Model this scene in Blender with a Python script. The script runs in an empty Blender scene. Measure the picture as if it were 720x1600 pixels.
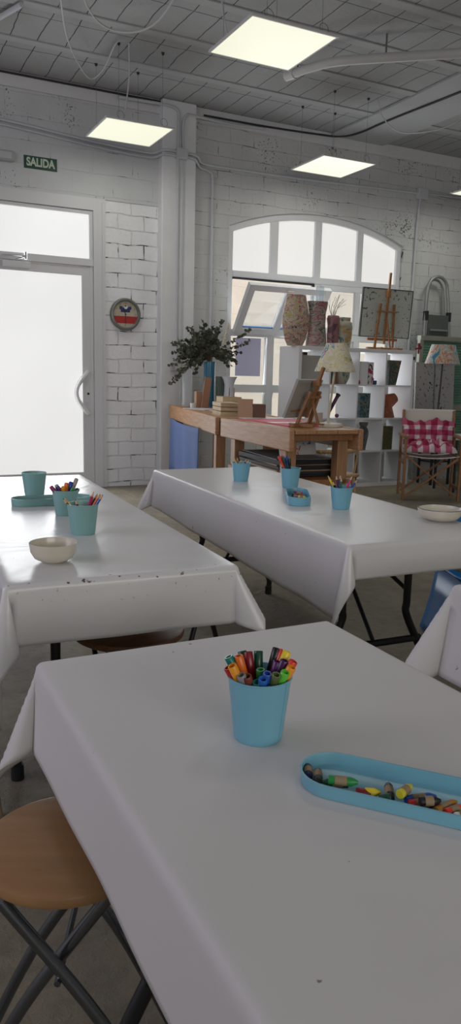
import bpy, bmesh, math, random
from mathutils import Vector, Matrix, Euler
random.seed(7)
C = bpy.context.scene.collection
PI = math.pi

# ------------------------------------------------------------------ camera
H = 1.17
F = 1180.0
AX = Vector((0.8963, -0.0583, 0.4396)); AY = Vector((-0.4436, -0.1713, 0.8797)); 
AX.normalize(); AY = (AY - AX * AX.dot(AY)).normalized(); AZ = AX.cross(AY)
if AZ.y > 0: AZ = -AZ
# rows: world axes written in camera image axes (right, down, forward)
def ray(u, v):
    d = Vector((u - 360.0, v - 800.0, F))
    return Vector((AX.dot(d), AY.dot(d), AZ.dot(d)))
def at(u, v, y):                                   # point of the plane Y = y seen at pixel (u, v)
    d = ray(u, v); t = y / d.y
    return Vector((d.x * t, y, H + d.z * t))
def onz(u, v, z):                                  # point of the level Z = z
    d = ray(u, v); t = (z - H) / d.z
    return Vector((d.x * t, d.y * t, z))
cam_d = bpy.data.cameras.new('camera'); cam = bpy.data.objects.new('camera', cam_d); C.objects.link(cam)
cam_d.sensor_fit = 'VERTICAL'; cam_d.sensor_height = 36.0; cam_d.lens = F / 1600 * 36.0
cam_d.clip_start = 0.02
cx_ = Vector((AX.x, AY.x, AZ.x)); cy_ = -Vector((AX.y, AY.y, AZ.y)); cz_ = -Vector((AX.z, AY.z, AZ.z))
m = Matrix((cx_, cy_, cz_)).transposed().to_4x4(); m.translation = Vector((0, 0, H)); cam.matrix_world = m
bpy.context.scene.camera = cam

# ------------------------------------------------------------------ light and exposure
vs = bpy.context.scene.view_settings
vs.view_transform = 'Standard'; vs.look = 'None'; vs.gamma = 1.0; vs.use_curve_mapping = False; vs.exposure = -0.1
w = bpy.data.worlds.new('sky'); bpy.context.scene.world = w; w.use_nodes = True
bg = w.node_tree.nodes['Background']; bg.inputs[0].default_value = (0.86, 0.92, 1.0, 1); bg.inputs[1].default_value = 1.0
def area(name, loc, direction, sx, sy, power, col):
    l = bpy.data.lights.new(name, 'AREA'); l.shape = 'RECTANGLE'; l.size = sx; l.size_y = sy; l.energy = power; l.color = col
    o = bpy.data.objects.new(name, l); C.objects.link(o); o.location = loc
    o.rotation_euler = Vector(direction).to_track_quat('-Z', 'Y').to_euler()
    return o
sun_d = bpy.data.lights.new('sun', 'SUN'); sun_d.energy = 3.2; sun_d.angle = 0.02; sun_d.color = (1, .96, .9)
sun = bpy.data.objects.new('sun', sun_d); C.objects.link(sun); sun.rotation_euler = Vector((0.25, 1.0, -1.5)).to_track_quat('-Z', 'Y').to_euler()
area('side_fill_light', (-2.9, 3.6, 2.0), (1, .12, -.12), 4.6, 1.8, 84, (.86, .82, 1.0))  # added area fill for a supposed unseen window; the left wall is closed
area('rear_fill_light', (1.0, -3.9, 1.9), (0, 1, .02), 4.0, 1.6, 95, (1, .97, .92))  # added fill from behind the camera; the rear wall has no window
area('arched_window_daylight', (4.75, 7.40, 1.85), (-.15, -1, -.1), 2.1, 1.8, 30, (.93, .96, 1.0))
area('door_daylight', (1.55, 7.40, 1.3), (0, -1, 0), .95, 2.2, 28, (.95, .98, 1.0))
PANE_E = 0.80

# ------------------------------------------------------------------ materials
MATS = {}
def mat(name, col, rough=.5, metal=0.0, bump=0.0, bscale=60, var=0.0, vscale=6, spec=.5, emis=None, trans=0.0, alpha=1.0, sub=0):
    if name in MATS: return MATS[name]
    mt = bpy.data.materials.new(name); mt.use_nodes = True; nt = mt.node_tree; b = nt.nodes['Principled BSDF']
    b.inputs['Base Color'].default_value = (*col, 1); b.inputs['Roughness'].default_value = rough; b.inputs['Metallic'].default_value = metal
    b.inputs['Specular IOR Level'].default_value = spec
    if trans: b.inputs['Transmission Weight'].default_value = trans
    if emis: b.inputs['Emission Color'].default_value = (*emis[:3], 1); b.inputs['Emission Strength'].default_value = emis[3]
    if var or bump:
        tc = nt.nodes.new('ShaderNodeTexCoord')
    if var:
        n = nt.nodes.new('ShaderNodeTexNoise'); n.inputs['Scale'].default_value = vscale; n.inputs['Detail'].default_value = 6
        nt.links.new(tc.outputs['Object'], n.inputs['Vector'])
        r = nt.nodes.new('ShaderNodeValToRGB'); r.color_ramp.elements[0].position = .3; r.color_ramp.elements[1].position = .72
        r.color_ramp.elements[0].color = (*[c * (1 - var) for c in col], 1); r.color_ramp.elements[1].color = (*[min(1, c * (1 + var)) for c in col], 1)
        nt.links.new(n.outputs['Fac'], r.inputs[0]); nt.links.new(r.outputs[0], b.inputs['Base Color'])
    if bump:
        n2 = nt.nodes.new('ShaderNodeTexNoise'); n2.inputs['Scale'].default_value = bscale; n2.inputs['Detail'].default_value = 5
        nt.links.new(tc.outputs['Object'], n2.inputs['Vector'])
        bp = nt.nodes.new('ShaderNodeBump'); bp.inputs['Strength'].default_value = bump; bp.inputs['Distance'].default_value = .01
        nt.links.new(n2.outputs['Fac'], bp.inputs['Height']); nt.links.new(bp.outputs[0], b.inputs['Normal'])
    MATS[name] = mt
    return mt
def nn(nt, kind, **kw):
    n = nt.nodes.new(kind)
    for k, v in kw.items():
        if k in n.inputs.keys(): n.inputs[k].default_value = v
        else: setattr(n, k, v)
    return n
def ramp(nt, stops, interp='LINEAR'):
    r = nt.nodes.new('ShaderNodeValToRGB'); cr = r.color_ramp; cr.interpolation = interp
    while len(cr.elements) < len(stops): cr.elements.new(.5)
    for e, (p, c) in zip(cr.elements, stops): e.position = p; e.color = (*c, 1) if len(c) == 3 else c
    return r
def brick_mat(name, base, bw, bh, mortar=.004, cracks=.5, bump=.6, offset=.5, crackcol=(.05, .05, .05), rot=(PI / 2, 0, 0), rough=.75, shift=(0, 0, 0), mortar_shade=.93, peel=.0):
    mt = bpy.data.materials.new(name); mt.use_nodes = True; nt = mt.node_tree; b = nt.nodes['Principled BSDF']; L = nt.links.new
    b.inputs['Roughness'].default_value = rough; b.inputs['Specular IOR Level'].default_value = .3
    tc = nn(nt, 'ShaderNodeTexCoord'); mp = nn(nt, 'ShaderNodeMapping'); mp.inputs['Rotation'].default_value = rot; mp.inputs['Location'].default_value = shift
    L(tc.outputs['Object'], mp.inputs['Vector'])
    wob = nn(nt, 'ShaderNodeTexNoise', Scale=3.5, Detail=4.0); L(tc.outputs['Object'], wob.inputs['Vector'])
    wm = nn(nt, 'ShaderNodeVectorMath', operation='MULTIPLY_ADD'); wm.inputs[1].default_value = (.045, .045, .045)
    L(wob.outputs['Color'], wm.inputs[0]); L(mp.outputs[0], wm.inputs[2])
    br = nn(nt, 'ShaderNodeTexBrick', Scale=1.0); br.offset = offset
    br.inputs['Mortar Size'].default_value = mortar; br.inputs['Mortar Smooth'].default_value = .35
    br.inputs['Brick Width'].default_value = bw; br.inputs['Row Height'].default_value = bh
    L(wm.outputs[0], br.inputs['Vector'])
    n1 = nn(nt, 'ShaderNodeTexNoise', Scale=3.0, Detail=8.0); L(tc.outputs['Object'], n1.inputs['Vector'])
    n2 = nn(nt, 'ShaderNodeTexNoise', Scale=26.0, Detail=8.0); L(tc.outputs['Object'], n2.inputs['Vector'])
    r1 = ramp(nt, [(.3, tuple(c * .90 for c in base)), (.7, base)]); L(n1.outputs['Fac'], r1.inputs[0])
    # open cracks: only where the mortar runs and the coarse noise is high
    nc = nn(nt, 'ShaderNodeTexNoise', Scale=7.0, Detail=4.0); L(tc.outputs['Object'], nc.inputs['Vector'])
    rc = ramp(nt, [(1 - cracks - .04, (0, 0, 0)), (1 - cracks + .03, (1, 1, 1))]); L(nc.outputs['Fac'], rc.inputs[0])
    rm = ramp(nt, [(.55, (0, 0, 0)), (.9, (1, 1, 1))]); L(br.outputs['Fac'], rm.inputs[0])
    mu = nn(nt, 'ShaderNodeMath', operation='MULTIPLY'); L(rc.outputs[0], mu.inputs[0]); L(rm.outputs[0], mu.inputs[1])
    mxa = nn(nt, 'ShaderNodeMix', data_type='RGBA'); mxa.inputs['B'].default_value = (*[c * mortar_shade for c in base], 1)
    L(br.outputs['Fac'], mxa.inputs['Factor']); L(r1.outputs[0], mxa.inputs['A'])
    mx = nn(nt, 'ShaderNodeMix', data_type='RGBA'); L(mu.outputs[0], mx.inputs['Factor']); L(mxa.outputs['Result'], mx.inputs['A']); mx.inputs['B'].default_value = (*crackcol, 1)
    pk = nn(nt, 'ShaderNodeTexNoise', Scale=55.0, Detail=3.0); pc = nn(nt, 'ShaderNodeTexNoise', Scale=2.3, Detail=3.0)
    for q in (pk, pc): L(tc.outputs['Object'], q.inputs['Vector'])
    pa = nn(nt, 'ShaderNodeMath', operation='MULTIPLY_ADD'); pa.inputs[1].default_value = .8; L(pc.outputs['Fac'], pa.inputs[0]); L(pk.outputs['Fac'], pa.inputs[2])
    pr = ramp(nt, [(.0, (0, 0, 0)), (1.0, (0, 0, 0))]); pr.color_ramp.elements[0].position = 1 - peel; pr.color_ramp.elements[1].position = 1.0 - peel + .04; pr.color_ramp.elements[1].color = (.8, .8, .8, 1)
    ps = nn(nt, 'ShaderNodeMath', operation='MULTIPLY'); ps.inputs[1].default_value = .85; L(pa.outputs[0], ps.inputs[0]); L(ps.outputs[0], pr.inputs[0])
    mp2 = nn(nt, 'ShaderNodeMix', data_type='RGBA'); L(pr.outputs[0], mp2.inputs['Factor']); L(mx.outputs['Result'], mp2.inputs['A']); mp2.inputs['B'].default_value = (*crackcol, 1)
    L(mp2.outputs['Result'], b.inputs['Base Color'])
    inv = nn(nt, 'ShaderNodeMath', operation='MULTIPLY'); inv.inputs[1].default_value = -1.0; L(br.outputs['Fac'], inv.inputs[0])
    ad = nn(nt, 'ShaderNodeMath', operation='MULTIPLY_ADD'); ad.inputs[1].default_value = .55; L(n2.outputs['Fac'], ad.inputs[0]); L(inv.outputs[0], ad.inputs[2])
    bp = nn(nt, 'ShaderNodeBump', Strength=bump, Distance=.012); L(ad.outputs[0], bp.inputs['Height']); L(bp.outputs[0], b.inputs['Normal'])
    return mt
def paint_mat(name, cols, scale=5.0, distort=1.5, rough=.4, stretch=(1, 1, 1), ox=0.0):
    mt = bpy.data.materials.new(name); mt.use_nodes = True; nt = mt.node_tree; b = nt.nodes['Principled BSDF']; L = nt.links.new
    b.inputs['Roughness'].default_value = rough
    tc = nn(nt, 'ShaderNodeTexCoord'); mp = nn(nt, 'ShaderNodeMapping'); mp.inputs['Scale'].default_value = stretch; mp.inputs['Location'].default_value = (ox, ox * .7, ox * .3)
    L(tc.outputs['Object'], mp.inputs['Vector'])
    n = nn(nt, 'ShaderNodeTexNoise', Scale=scale, Detail=5.0, Distortion=distort, Roughness=.62); L(mp.outputs[0], n.inputs['Vector'])
    k = len(cols); st = []
    for i, c in enumerate(cols): st.append((.30 + .40 * i / max(1, k - 1) if i else 0.0, c))
    r = ramp(nt, st, 'CONSTANT' if k > 3 else 'LINEAR'); L(n.outputs['Fac'], r.inputs[0]); L(r.outputs[0], b.inputs['Base Color'])
    return mt
def speckle_mat(name, base, dark=(.03, .03, .03), scale=9.0, th=.66, ox=0.0, rough=.65):
    mt = bpy.data.materials.new(name); mt.use_nodes = True; nt = mt.node_tree; b = nt.nodes['Principled BSDF']; L = nt.links.new
    b.inputs['Roughness'].default_value = rough
    tc = nn(nt, 'ShaderNodeTexCoord'); mp = nn(nt, 'ShaderNodeMapping'); mp.inputs['Location'].default_value = (ox, 0, ox); L(tc.outputs['Object'], mp.inputs['Vector'])
    n = nn(nt, 'ShaderNodeTexNoise', Scale=2.5, Detail=6.0); n2 = nn(nt, 'ShaderNodeTexNoise', Scale=scale * 3, Detail=4.0); n3 = nn(nt, 'ShaderNodeTexNoise', Scale=scale * .35, Detail=2.0)
    for k in (n, n2, n3): L(mp.outputs[0], k.inputs['Vector'])
    r = ramp(nt, [(.3, tuple(c * .86 for c in base)), (.7, base)]); L(n.outputs['Fac'], r.inputs[0])
    mu = nn(nt, 'ShaderNodeMath', operation='MULTIPLY_ADD'); mu.inputs[1].default_value = .35; L(n3.outputs['Fac'], mu.inputs[0]); L(n2.outputs['Fac'], mu.inputs[2])
    r2 = ramp(nt, [(th + .13, (0, 0, 0)), (th + .17, (1, 1, 1))]); L(mu.outputs[0], r2.inputs[0])
    mx = nn(nt, 'ShaderNodeMix', data_type='RGBA'); L(r2.outputs[0], mx.inputs['Factor']); L(r.outputs[0], mx.inputs['A']); mx.inputs['B'].default_value = (*dark, 1); L(mx.outputs['Result'], b.inputs['Base Color'])
    return mt
def wood_mat(name, col, rough=.45, axis=0, scale=5.0, var=.28):
    mt = bpy.data.materials.new(name); mt.use_nodes = True; nt = mt.node_tree; b = nt.nodes['Principled BSDF']; L = nt.links.new
    b.inputs['Roughness'].default_value = rough
    tc = nn(nt, 'ShaderNodeTexCoord'); mp = nn(nt, 'ShaderNodeMapping'); s = [14, 14, 14]; s[axis] = 1.2; mp.inputs['Scale'].default_value = s
    L(tc.outputs['Object'], mp.inputs['Vector'])
    n = nn(nt, 'ShaderNodeTexNoise', Scale=scale, Detail=5.0, Distortion=.8); L(mp.outputs[0], n.inputs['Vector'])
    r = ramp(nt, [(.3, tuple(c * (1 - var) for c in col)), (.7, tuple(min(1, c * (1 + var * .6)) for c in col))]); L(n.outputs['Fac'], r.inputs[0]); L(r.outputs[0], b.inputs['Base Color'])
    bp = nn(nt, 'ShaderNodeBump', Strength=.08, Distance=.002); L(n.outputs['Fac'], bp.inputs['Height']); L(bp.outputs[0], b.inputs['Normal'])
    return mt

def cloth_mat(name, col, rough=.34, stains=False):
    mt = bpy.data.materials.new(name); mt.use_nodes = True; nt = mt.node_tree; b = nt.nodes['Principled BSDF']; L = nt.links.new
    b.inputs['Roughness'].default_value = rough; b.inputs['Base Color'].default_value = (*col, 1); b.inputs['Specular IOR Level'].default_value = .45
    tc = nn(nt, 'ShaderNodeTexCoord')
    n = nn(nt, 'ShaderNodeTexNoise', Scale=3.2, Detail=3.0, Distortion=.6); L(tc.outputs['Object'], n.inputs['Vector'])
    n3 = nn(nt, 'ShaderNodeTexNoise', Scale=600.0, Detail=1.0); L(tc.outputs['Object'], n3.inputs['Vector'])
    b1 = nn(nt, 'ShaderNodeBump', Strength=.28, Distance=.02); L(n.outputs['Fac'], b1.inputs['Height'])
    b2 = nn(nt, 'ShaderNodeBump', Strength=.05, Distance=.002); L(n3.outputs['Fac'], b2.inputs['Height']); L(b1.outputs[0], b2.inputs['Normal']); L(b2.outputs[0], b.inputs['Normal'])
    n4 = nn(nt, 'ShaderNodeTexNoise', Scale=34.0, Detail=3.0); L(tc.outputs['Object'], n4.inputs['Vector'])
    r = ramp(nt, [(.0, col), (.745, col), (.765, (.25, .2, .2))]); L(n4.outputs['Fac'], r.inputs[0])
    last = r.outputs[0]
    if stains:                                        # spilt paint along the near edge
        n5 = nn(nt, 'ShaderNodeTexNoise', Scale=75.0, Detail=5.0); L(tc.outputs['Object'], n5.inputs['Vector'])
        r5 = ramp(nt, [(.655, (0, 0, 0)), (.70, (1, 1, 1))]); L(n5.outputs['Fac'], r5.inputs[0])
        sp = nn(nt, 'ShaderNodeSeparateXYZ'); L(tc.outputs['Object'], sp.inputs[0])
        mr = nn(nt, 'ShaderNodeMapRange'); mr.inputs['From Min'].default_value = -.90; mr.inputs['From Max'].default_value = -.935
        L(sp.outputs['Y'], mr.inputs['Value'])
        mu = nn(nt, 'ShaderNodeMath', operation='MULTIPLY'); L(mr.outputs[0], mu.inputs[0]); L(r5.outputs[0], mu.inputs[1])
        mz = nn(nt, 'ShaderNodeMapRange'); mz.inputs['From Min'].default_value = -.075; mz.inputs['From Max'].default_value = -.02; L(sp.outputs['Z'], mz.inputs['Value'])
        mu2 = nn(nt, 'ShaderNodeMath', operation='MULTIPLY'); L(mu.outputs[0], mu2.inputs[0]); L(mz.outputs[0], mu2.inputs[1])
        nh = nn(nt, 'ShaderNodeTexNoise', Scale=9.0); L(tc.outputs['Object'], nh.inputs['Vector'])
        rh = ramp(nt, [(0, (.1, .09, .1)), (.5, (.5, .08, .12)), (.56, (.3, .16, .08)), (.62, (.12, .1, .1))], 'CONSTANT'); L(nh.outputs['Fac'], rh.inputs[0])
        mx = nn(nt, 'ShaderNodeMix', data_type='RGBA'); L(mu2.outputs[0], mx.inputs['Factor']); L(last, mx.inputs['A']); L(rh.outputs[0], mx.inputs['B']); last = mx.outputs['Result']
    L(last, b.inputs['Base Color'])
    return mt

white_paint = mat('white_enamel', (.62, .64, .66), .4)
alu_white = mat('white_aluminium', (.66, .67, .68), .38)
white_melamine = mat('white_melamine', (.74, .74, .75), .4)
black_metal = mat('black_metal', (.018, .018, .02), .4, spec=.5)
dark_plastic = mat('dark_plastic', (.02, .02, .022), .5)
steel = mat('brushed_steel', (.42, .42, .43), .3, 1.0)
alu = mat('dull_aluminium', (.36, .37, .36), .45, .7)
conduit_m = mat('painted_conduit', (.55, .57, .59), .45)
pine = wood_mat('pine_wood', (.44, .235, .115), .5, 1)
pine_v = wood_mat('pine_wood_upright', (.40, .215, .105), .5, 2)
oiled = wood_mat('oiled_wood', (.34, .155, .06), .45, 2)
beech = wood_mat('beech_wood', (.36, .20, .09), .33, 0, 3.0, .12)
brown_wood = wood_mat('brown_seat_wood', (.20, .09, .04), .4, 0)
cardboard = mat('cardboard', (.45, .28, .18), .8, var=.1)
pale_wood = wood_mat('pale_box_wood', (.55, .42, .25), .6, 0)
pail_blue = mat('blue_enamel_tin', (.18, .43, .55), .33, var=.04, vscale=9)
pail_teal = mat('teal_enamel_tin', (.22, .42, .41), .36, var=.04, vscale=9)
ceramic = mat('cream_glazed_ceramic', (.64, .60, .50), .18, var=.05, vscale=14)
ceramic_rim = mat('dark_blue_glazed_rim', (.03, .05, .12), .2)
canvas_w = mat('undyed_canvas', (.72, .68, .62), .85, bump=.2, bscale=300)
canvas_back = mat('unpainted_canvas_board', (.42, .40, .37), .85, var=.05)
cloth_a = cloth_mat('white_oilcloth', (.66, .65, .64), .6)
cloth_b = cloth_mat('stained_white_oilcloth', (.70, .70, .70), .26, True)
cloth_c = cloth_mat('glossy_white_oilcloth', (.68, .675, .67), .30)
cable_m = mat('grey_cable', (.50, .50, .49), .5)
cable_d = mat('black_cable', (.03, .03, .035), .5)

# ------------------------------------------------------------------ mesh helper
class MB:
    def __init__(s): s.bm = bmesh.new(); s.k = 0
    def _add(s, vs, fs):
        v = [s.bm.verts.new(p) for p in vs]
        for f in fs:
            try: s.bm.faces.new([v[i] for i in f])
            except ValueError: pass
        return v
    def box(s, x0, x1, y0, y1, z0, z1, M=None):
        e = .00045 * (s.k % 7); s.k += 1                     # overlapping boxes of one part never share a face
        if min(x1 - x0, y1 - y0, z1 - z0) > .008 : x0 += e; x1 -= e; y0 += e; y1 -= e; z0 += e; z1 -= e
        P = [Vector((x, y, z)) for z in (z0, z1) for y in (y0, y1) for x in (x0, x1)]
        if M is not None: P = [M @ p for p in P]
        s._add(P, [(0, 2, 3, 1), (4, 5, 7, 6), (0, 1, 5, 4), (2, 6, 7, 3), (0, 4, 6, 2), (1, 3, 7, 5)]); return s
    def bar(s, a, b, wx, wy, up=(0, 0, 1)):              # square bar from a to b
        a = Vector(a); b = Vector(b); d = (b - a); L = d.length; d.normalize(); u = Vector(up)
        if abs(d.dot(u)) > .98: u = Vector((0, 1, 0))
        x = d.cross(u).normalized(); y = x.cross(d).normalized()
        P = [p + x * sx * wx / 2 + y * sy * wy / 2 for p in (a, b) for sy in (-1, 1) for sx in (-1, 1)]
        s._add(P, [(0, 2, 3, 1), (4, 5, 7, 6), (0, 1, 5, 4), (2, 6, 7, 3), (0, 4, 6, 2), (1, 3, 7, 5)]); return s
    def cone(s, a, b, r0, r1, n=16, cap=True, inner=0.0):
        a = Vector(a); b = Vector(b); d = (b - a).normalized(); u = Vector((0, 0, 1)) if abs(d.z) < .9 else Vector((1, 0, 0))
        x = d.cross(u).normalized(); y = d.cross(x)
        P = []
        for p, r in ((a, r0), (b, r1)):
            P += [p + (x * math.cos(2 * PI * i / n) + y * math.sin(2 * PI * i / n)) * r for i in range(n)]
        fs = [(i, (i + 1) % n, n + (i + 1) % n, n + i) for i in range(n)]
        if cap: fs += [tuple(range(n))[::-1], tuple(range(n, 2 * n))]
        s._add(P, fs); return s
    def tube(s, pts, r, n=10, closed=False):
        pts = [Vector(p) for p in pts]; N = len(pts); rings = []
        prev = None
        for i, p in enumerate(pts):
            if closed: d = pts[(i + 1) % N] - pts[i - 1]
            else: d = pts[min(i + 1, N - 1)] - pts[max(i - 1, 0)]
            if d.length < 1e-9: d = Vector((0, 0, 1))
            d.normalize()
            if prev is None:
                u = Vector((0, 0, 1)) if abs(d.z) < .9 else Vector((1, 0, 0)); x = d.cross(u).normalized()
            else: x = (prev - d * prev.dot(d)).normalized()
            prev = x; y = d.cross(x)
            rr = r[i] if isinstance(r, (list, tuple)) else r
            rings.append([s.bm.verts.new(p + (x * math.cos(2 * PI * k / n) + y * math.sin(2 * PI * k / n)) * rr) for k in range(n)])
        for i in range(N if closed else N - 1):
            A = rings[i]; B = rings[(i + 1) % N]
            for k in range(n): s.bm.faces.new((A[k], A[(k + 1) % n], B[(k + 1) % n], B[k]))
        if not closed: s.bm.faces.new(rings[0][::-1]); s.bm.faces.new(rings[-1])
        return s
    def lathe(s, prof, n=28, c=(0, 0, 0), sx=1.0, sy=1.0, M=None, wob=None, cap=True):
        rings = []
        for j, (r, z) in enumerate(prof):
            row = []
            for i in range(n):
                a = 2 * PI * i / n; k = 1 + (wob(a, z) if wob else 0)
                p = Vector((c[0] + r * k * math.cos(a) * sx, c[1] + r * k * math.sin(a) * sy, c[2] + z))
                if M is not None: p = M @ p
                row.append(s.bm.verts.new(p))
            rings.append(row)
        for A, B in zip(rings, rings[1:]):
            for i in range(n): s.bm.faces.new((A[i], A[(i + 1) % n], B[(i + 1) % n], B[i]))
        if cap and prof[0][0] > 1e-6: s.bm.faces.new(rings[0][::-1])
        if cap and prof[-1][0] > 1e-6: s.bm.faces.new(rings[-1])
        return s
    def prism(s, poly, z0, z1, M=None):                   # poly in xy, extruded in z
        n = len(poly); P = [Vector((x, y, z)) for z in (z0, z1) for x, y in poly]
        if M is not None: P = [M @ p for p in P]
        s._add(P, [tuple(range(n))[::-1], tuple(range(n, 2 * n))] + [(i, (i + 1) % n, n + (i + 1) % n, n + i) for i in range(n)]); return s
    def ball(s, c, r, seg=12, sc=(1, 1, 1)):
        M = Matrix.Translation(c) @ Matrix.Diagonal((r * sc[0], r * sc[1], r * sc[2], 1))
        bmesh.ops.create_uvsphere(s.bm, u_segments=seg, v_segments=max(6, seg // 2), radius=1, matrix=M); return s
    def build(s, name, mt, parent=None, smooth=False, bevel=0.0, weld=False):
        if weld: bmesh.ops.remove_doubles(s.bm, verts=s.bm.verts, dist=1e-6)
        bmesh.ops.recalc_face_normals(s.bm, faces=s.bm.faces)
        me = bpy.data.meshes.new(name); s.bm.to_mesh(me); s.bm.free()
        o = bpy.data.objects.new(name, me); C.objects.link(o); me.materials.append(mt)
        if smooth:
            for p in me.polygons: p.use_smooth = True
            try: me.set_sharp_from_angle(angle=R(38))
            except Exception: pass
        if bevel:
            b = o.modifiers.new('bevel', 'BEVEL'); b.width = bevel; b.segments = 2; b.limit_method = 'ANGLE'
        if parent is not None: o.parent = parent
        return o
def R(a): return math.radians(a)
def thing(name, label, cat, loc=(0, 0, 0), rz=0.0, group=None, rot=None):
    o = bpy.data.objects.new(name, None); C.objects.link(o); o.location = loc; o.rotation_euler = rot if rot else (0, 0, rz)
    o.empty_display_size = .05
    o['label'] = label; o['category'] = cat
    if group: o['group'] = group
    return o
def tag(o, label, cat, group=None, loc=None, rz=None):
    o['label'] = label; o['category'] = cat
    if group: o['group'] = group
    if loc is not None: o.location = loc
    if rz is not None: o.rotation_euler = (0, 0, rz)
    return o
def struct(o): o['kind'] = 'structure'; return o
def text(name, s, size, mt, parent, M, depth=.001, off=0.0, sx=1.0):
    cu = bpy.data.curves.new(name, 'FONT'); cu.body = s; cu.size = size; cu.extrude = depth; cu.offset = off; cu.align_x = 'CENTER'; cu.align_y = 'CENTER'
    t = bpy.data.objects.new('tmp', cu); C.objects.link(t)
    me = bpy.data.meshes.new_from_object(t.evaluated_get(bpy.context.evaluated_depsgraph_get()))
    bpy.data.objects.remove(t); me.name = name; me.materials.clear(); me.materials.append(mt)
    me.transform(M @ Matrix.Diagonal((sx, 1, 1, 1)))
    o = bpy.data.objects.new(name, me); C.objects.link(o); o.parent = parent
    return o
def smoothpath(pts, n=8):                                  # Catmull-Rom
    P = [Vector(p) for p in pts]; P = [P[0] * 2 - P[1]] + P + [P[-1] * 2 - P[-2]]; out = []
    for i in range(1, len(P) - 2):
        a, b, c, d = P[i - 1:i + 3]
        for k in range(n):
            t = k / n; out.append(.5 * ((2 * b) + (c - a) * t + (2 * a - 5 * b + 4 * c - d) * t * t + (3 * b - a - 3 * c + d) * t ** 3))
    out.append(P[-2]); return out

# ================================================================== SETTING
W = 7.46            # inner face of the back wall
CZ = 3.77
# floor
def floor_mat():
    mt = bpy.data.materials.new('rough_concrete'); mt.use_nodes = True; nt = mt.node_tree; b = nt.nodes['Principled BSDF']; L = nt.links.new
    b.inputs['Roughness'].default_value = .62
    tc = nn(nt, 'ShaderNodeTexCoord')
    n1 = nn(nt, 'ShaderNodeTexNoise', Scale=1.1, Detail=6.0); n2 = nn(nt, 'ShaderNodeTexNoise', Scale=14.0, Detail=10.0, Roughness=.7); n3 = nn(nt, 'ShaderNodeTexVoronoi', Scale=55.0)
    for n in (n1, n2, n3): L(tc.outputs['Object'], n.inputs['Vector'])
    r1 = ramp(nt, [(.35, (.21, .185, .14)), (.65, (.37, .32, .225))]); L(n1.outputs['Fac'], r1.inputs[0])
    r2 = ramp(nt, [(.34, (.62, .62, .62)), (.55, (1, 1, 1))]); L(n2.outputs['Fac'], r2.inputs[0])
    mx = nn(nt, 'ShaderNodeMix', data_type='RGBA', blend_type='MULTIPLY'); mx.inputs['Factor'].default_value = .7; L(r1.outputs[0], mx.inputs['A']); L(r2.outputs[0], mx.inputs['B'])
    L(mx.outputs['Result'], b.inputs['Base Color'])
    b1 = nn(nt, 'ShaderNodeBump', Strength=1.0, Distance=.03); L(n2.outputs['Fac'], b1.inputs['Height'])
    b2 = nn(nt, 'ShaderNodeBump', Strength=.3, Distance=.003); L(n3.outputs['Distance'], b2.inputs['Height']); L(b1.outputs[0], b2.inputs['Normal']); L(b2.outputs[0], b.inputs['Normal'])
    return mt
XL, XR, YB = -3.0, 8.2, -4.0
struct(MB().box(XL, XR, YB, W + .1, -.1, 0).build('floor', floor_mat()))
# ceiling: rough boards between joists
ceil_m = brick_mat('painted_wood_wool_boards', (.40, .405, .405), .222, .65, .0035, .62, 1.0, 0.0, (.03, .03, .03), (0, 0, 0), .9, (.03, .23, 0), .7)
struct(MB().box(XL, XR, YB, W, CZ, CZ + .15).build('ceiling', ceil_m))
joist_m = mat('painted_joist', (.405, .41, .41), .8, bump=.5, bscale=40)
jm = MB()
y = 6.72
while y > YB:
    jm.box(XL, XR, y - .045, y + .045, CZ - .012, CZ); y -= .65
struct(jm.build('trim_1', joist_m))
struct(MB().box(4.82, 5.52, YB, W, CZ - .03, CZ).build('trim_2', mat('painted_plaster_beam', (.42, .425, .43), .8, bump=.3, bscale=18), bevel=.008))
wall_m = brick_mat('painted_block_wall', (.61, .63, .635), .40, .20, .0022, .39, .7, .5, mortar_shade=.97, peel=.03)
brick_m = brick_mat('painted_brick_wall', (.86, .87, .88), .272, .139, .0050, .42, 1.3, .5, shift=(0, .02, 0), mortar_shade=.93)
plaster_m = mat('painted_plaster', (.68, .69, .69), .75, bump=.5, bscale=22)
# door wall: lintel zone above the door, brick infill right of it, thin jamb left
DX0, DX1, DZ = .95, 2.29, 2.795
struct(MB().box(XL, 2.84, W, W + .25, DZ, CZ).box(XL, DX0, W, W + .25, 0, DZ).build('wall_back_left', wall_m))
struct(MB().box(DX1, 2.84, W + .012, W + .25, 0, DZ).build('wall_brick_infill', brick_m))
struct(MB().box(2.84, 3.20, W - .10, W + .25, 0, CZ).build('wall_pilaster', mat('pilaster_plaster', (.75, .765, .77), .7, bump=.6, bscale=9, var=.04), bevel=.012))
struct(MB().box(XL, XR, W - .03, W + .01, CZ - .125, CZ).build('trim_3', plaster_m, bevel=.004))
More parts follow.
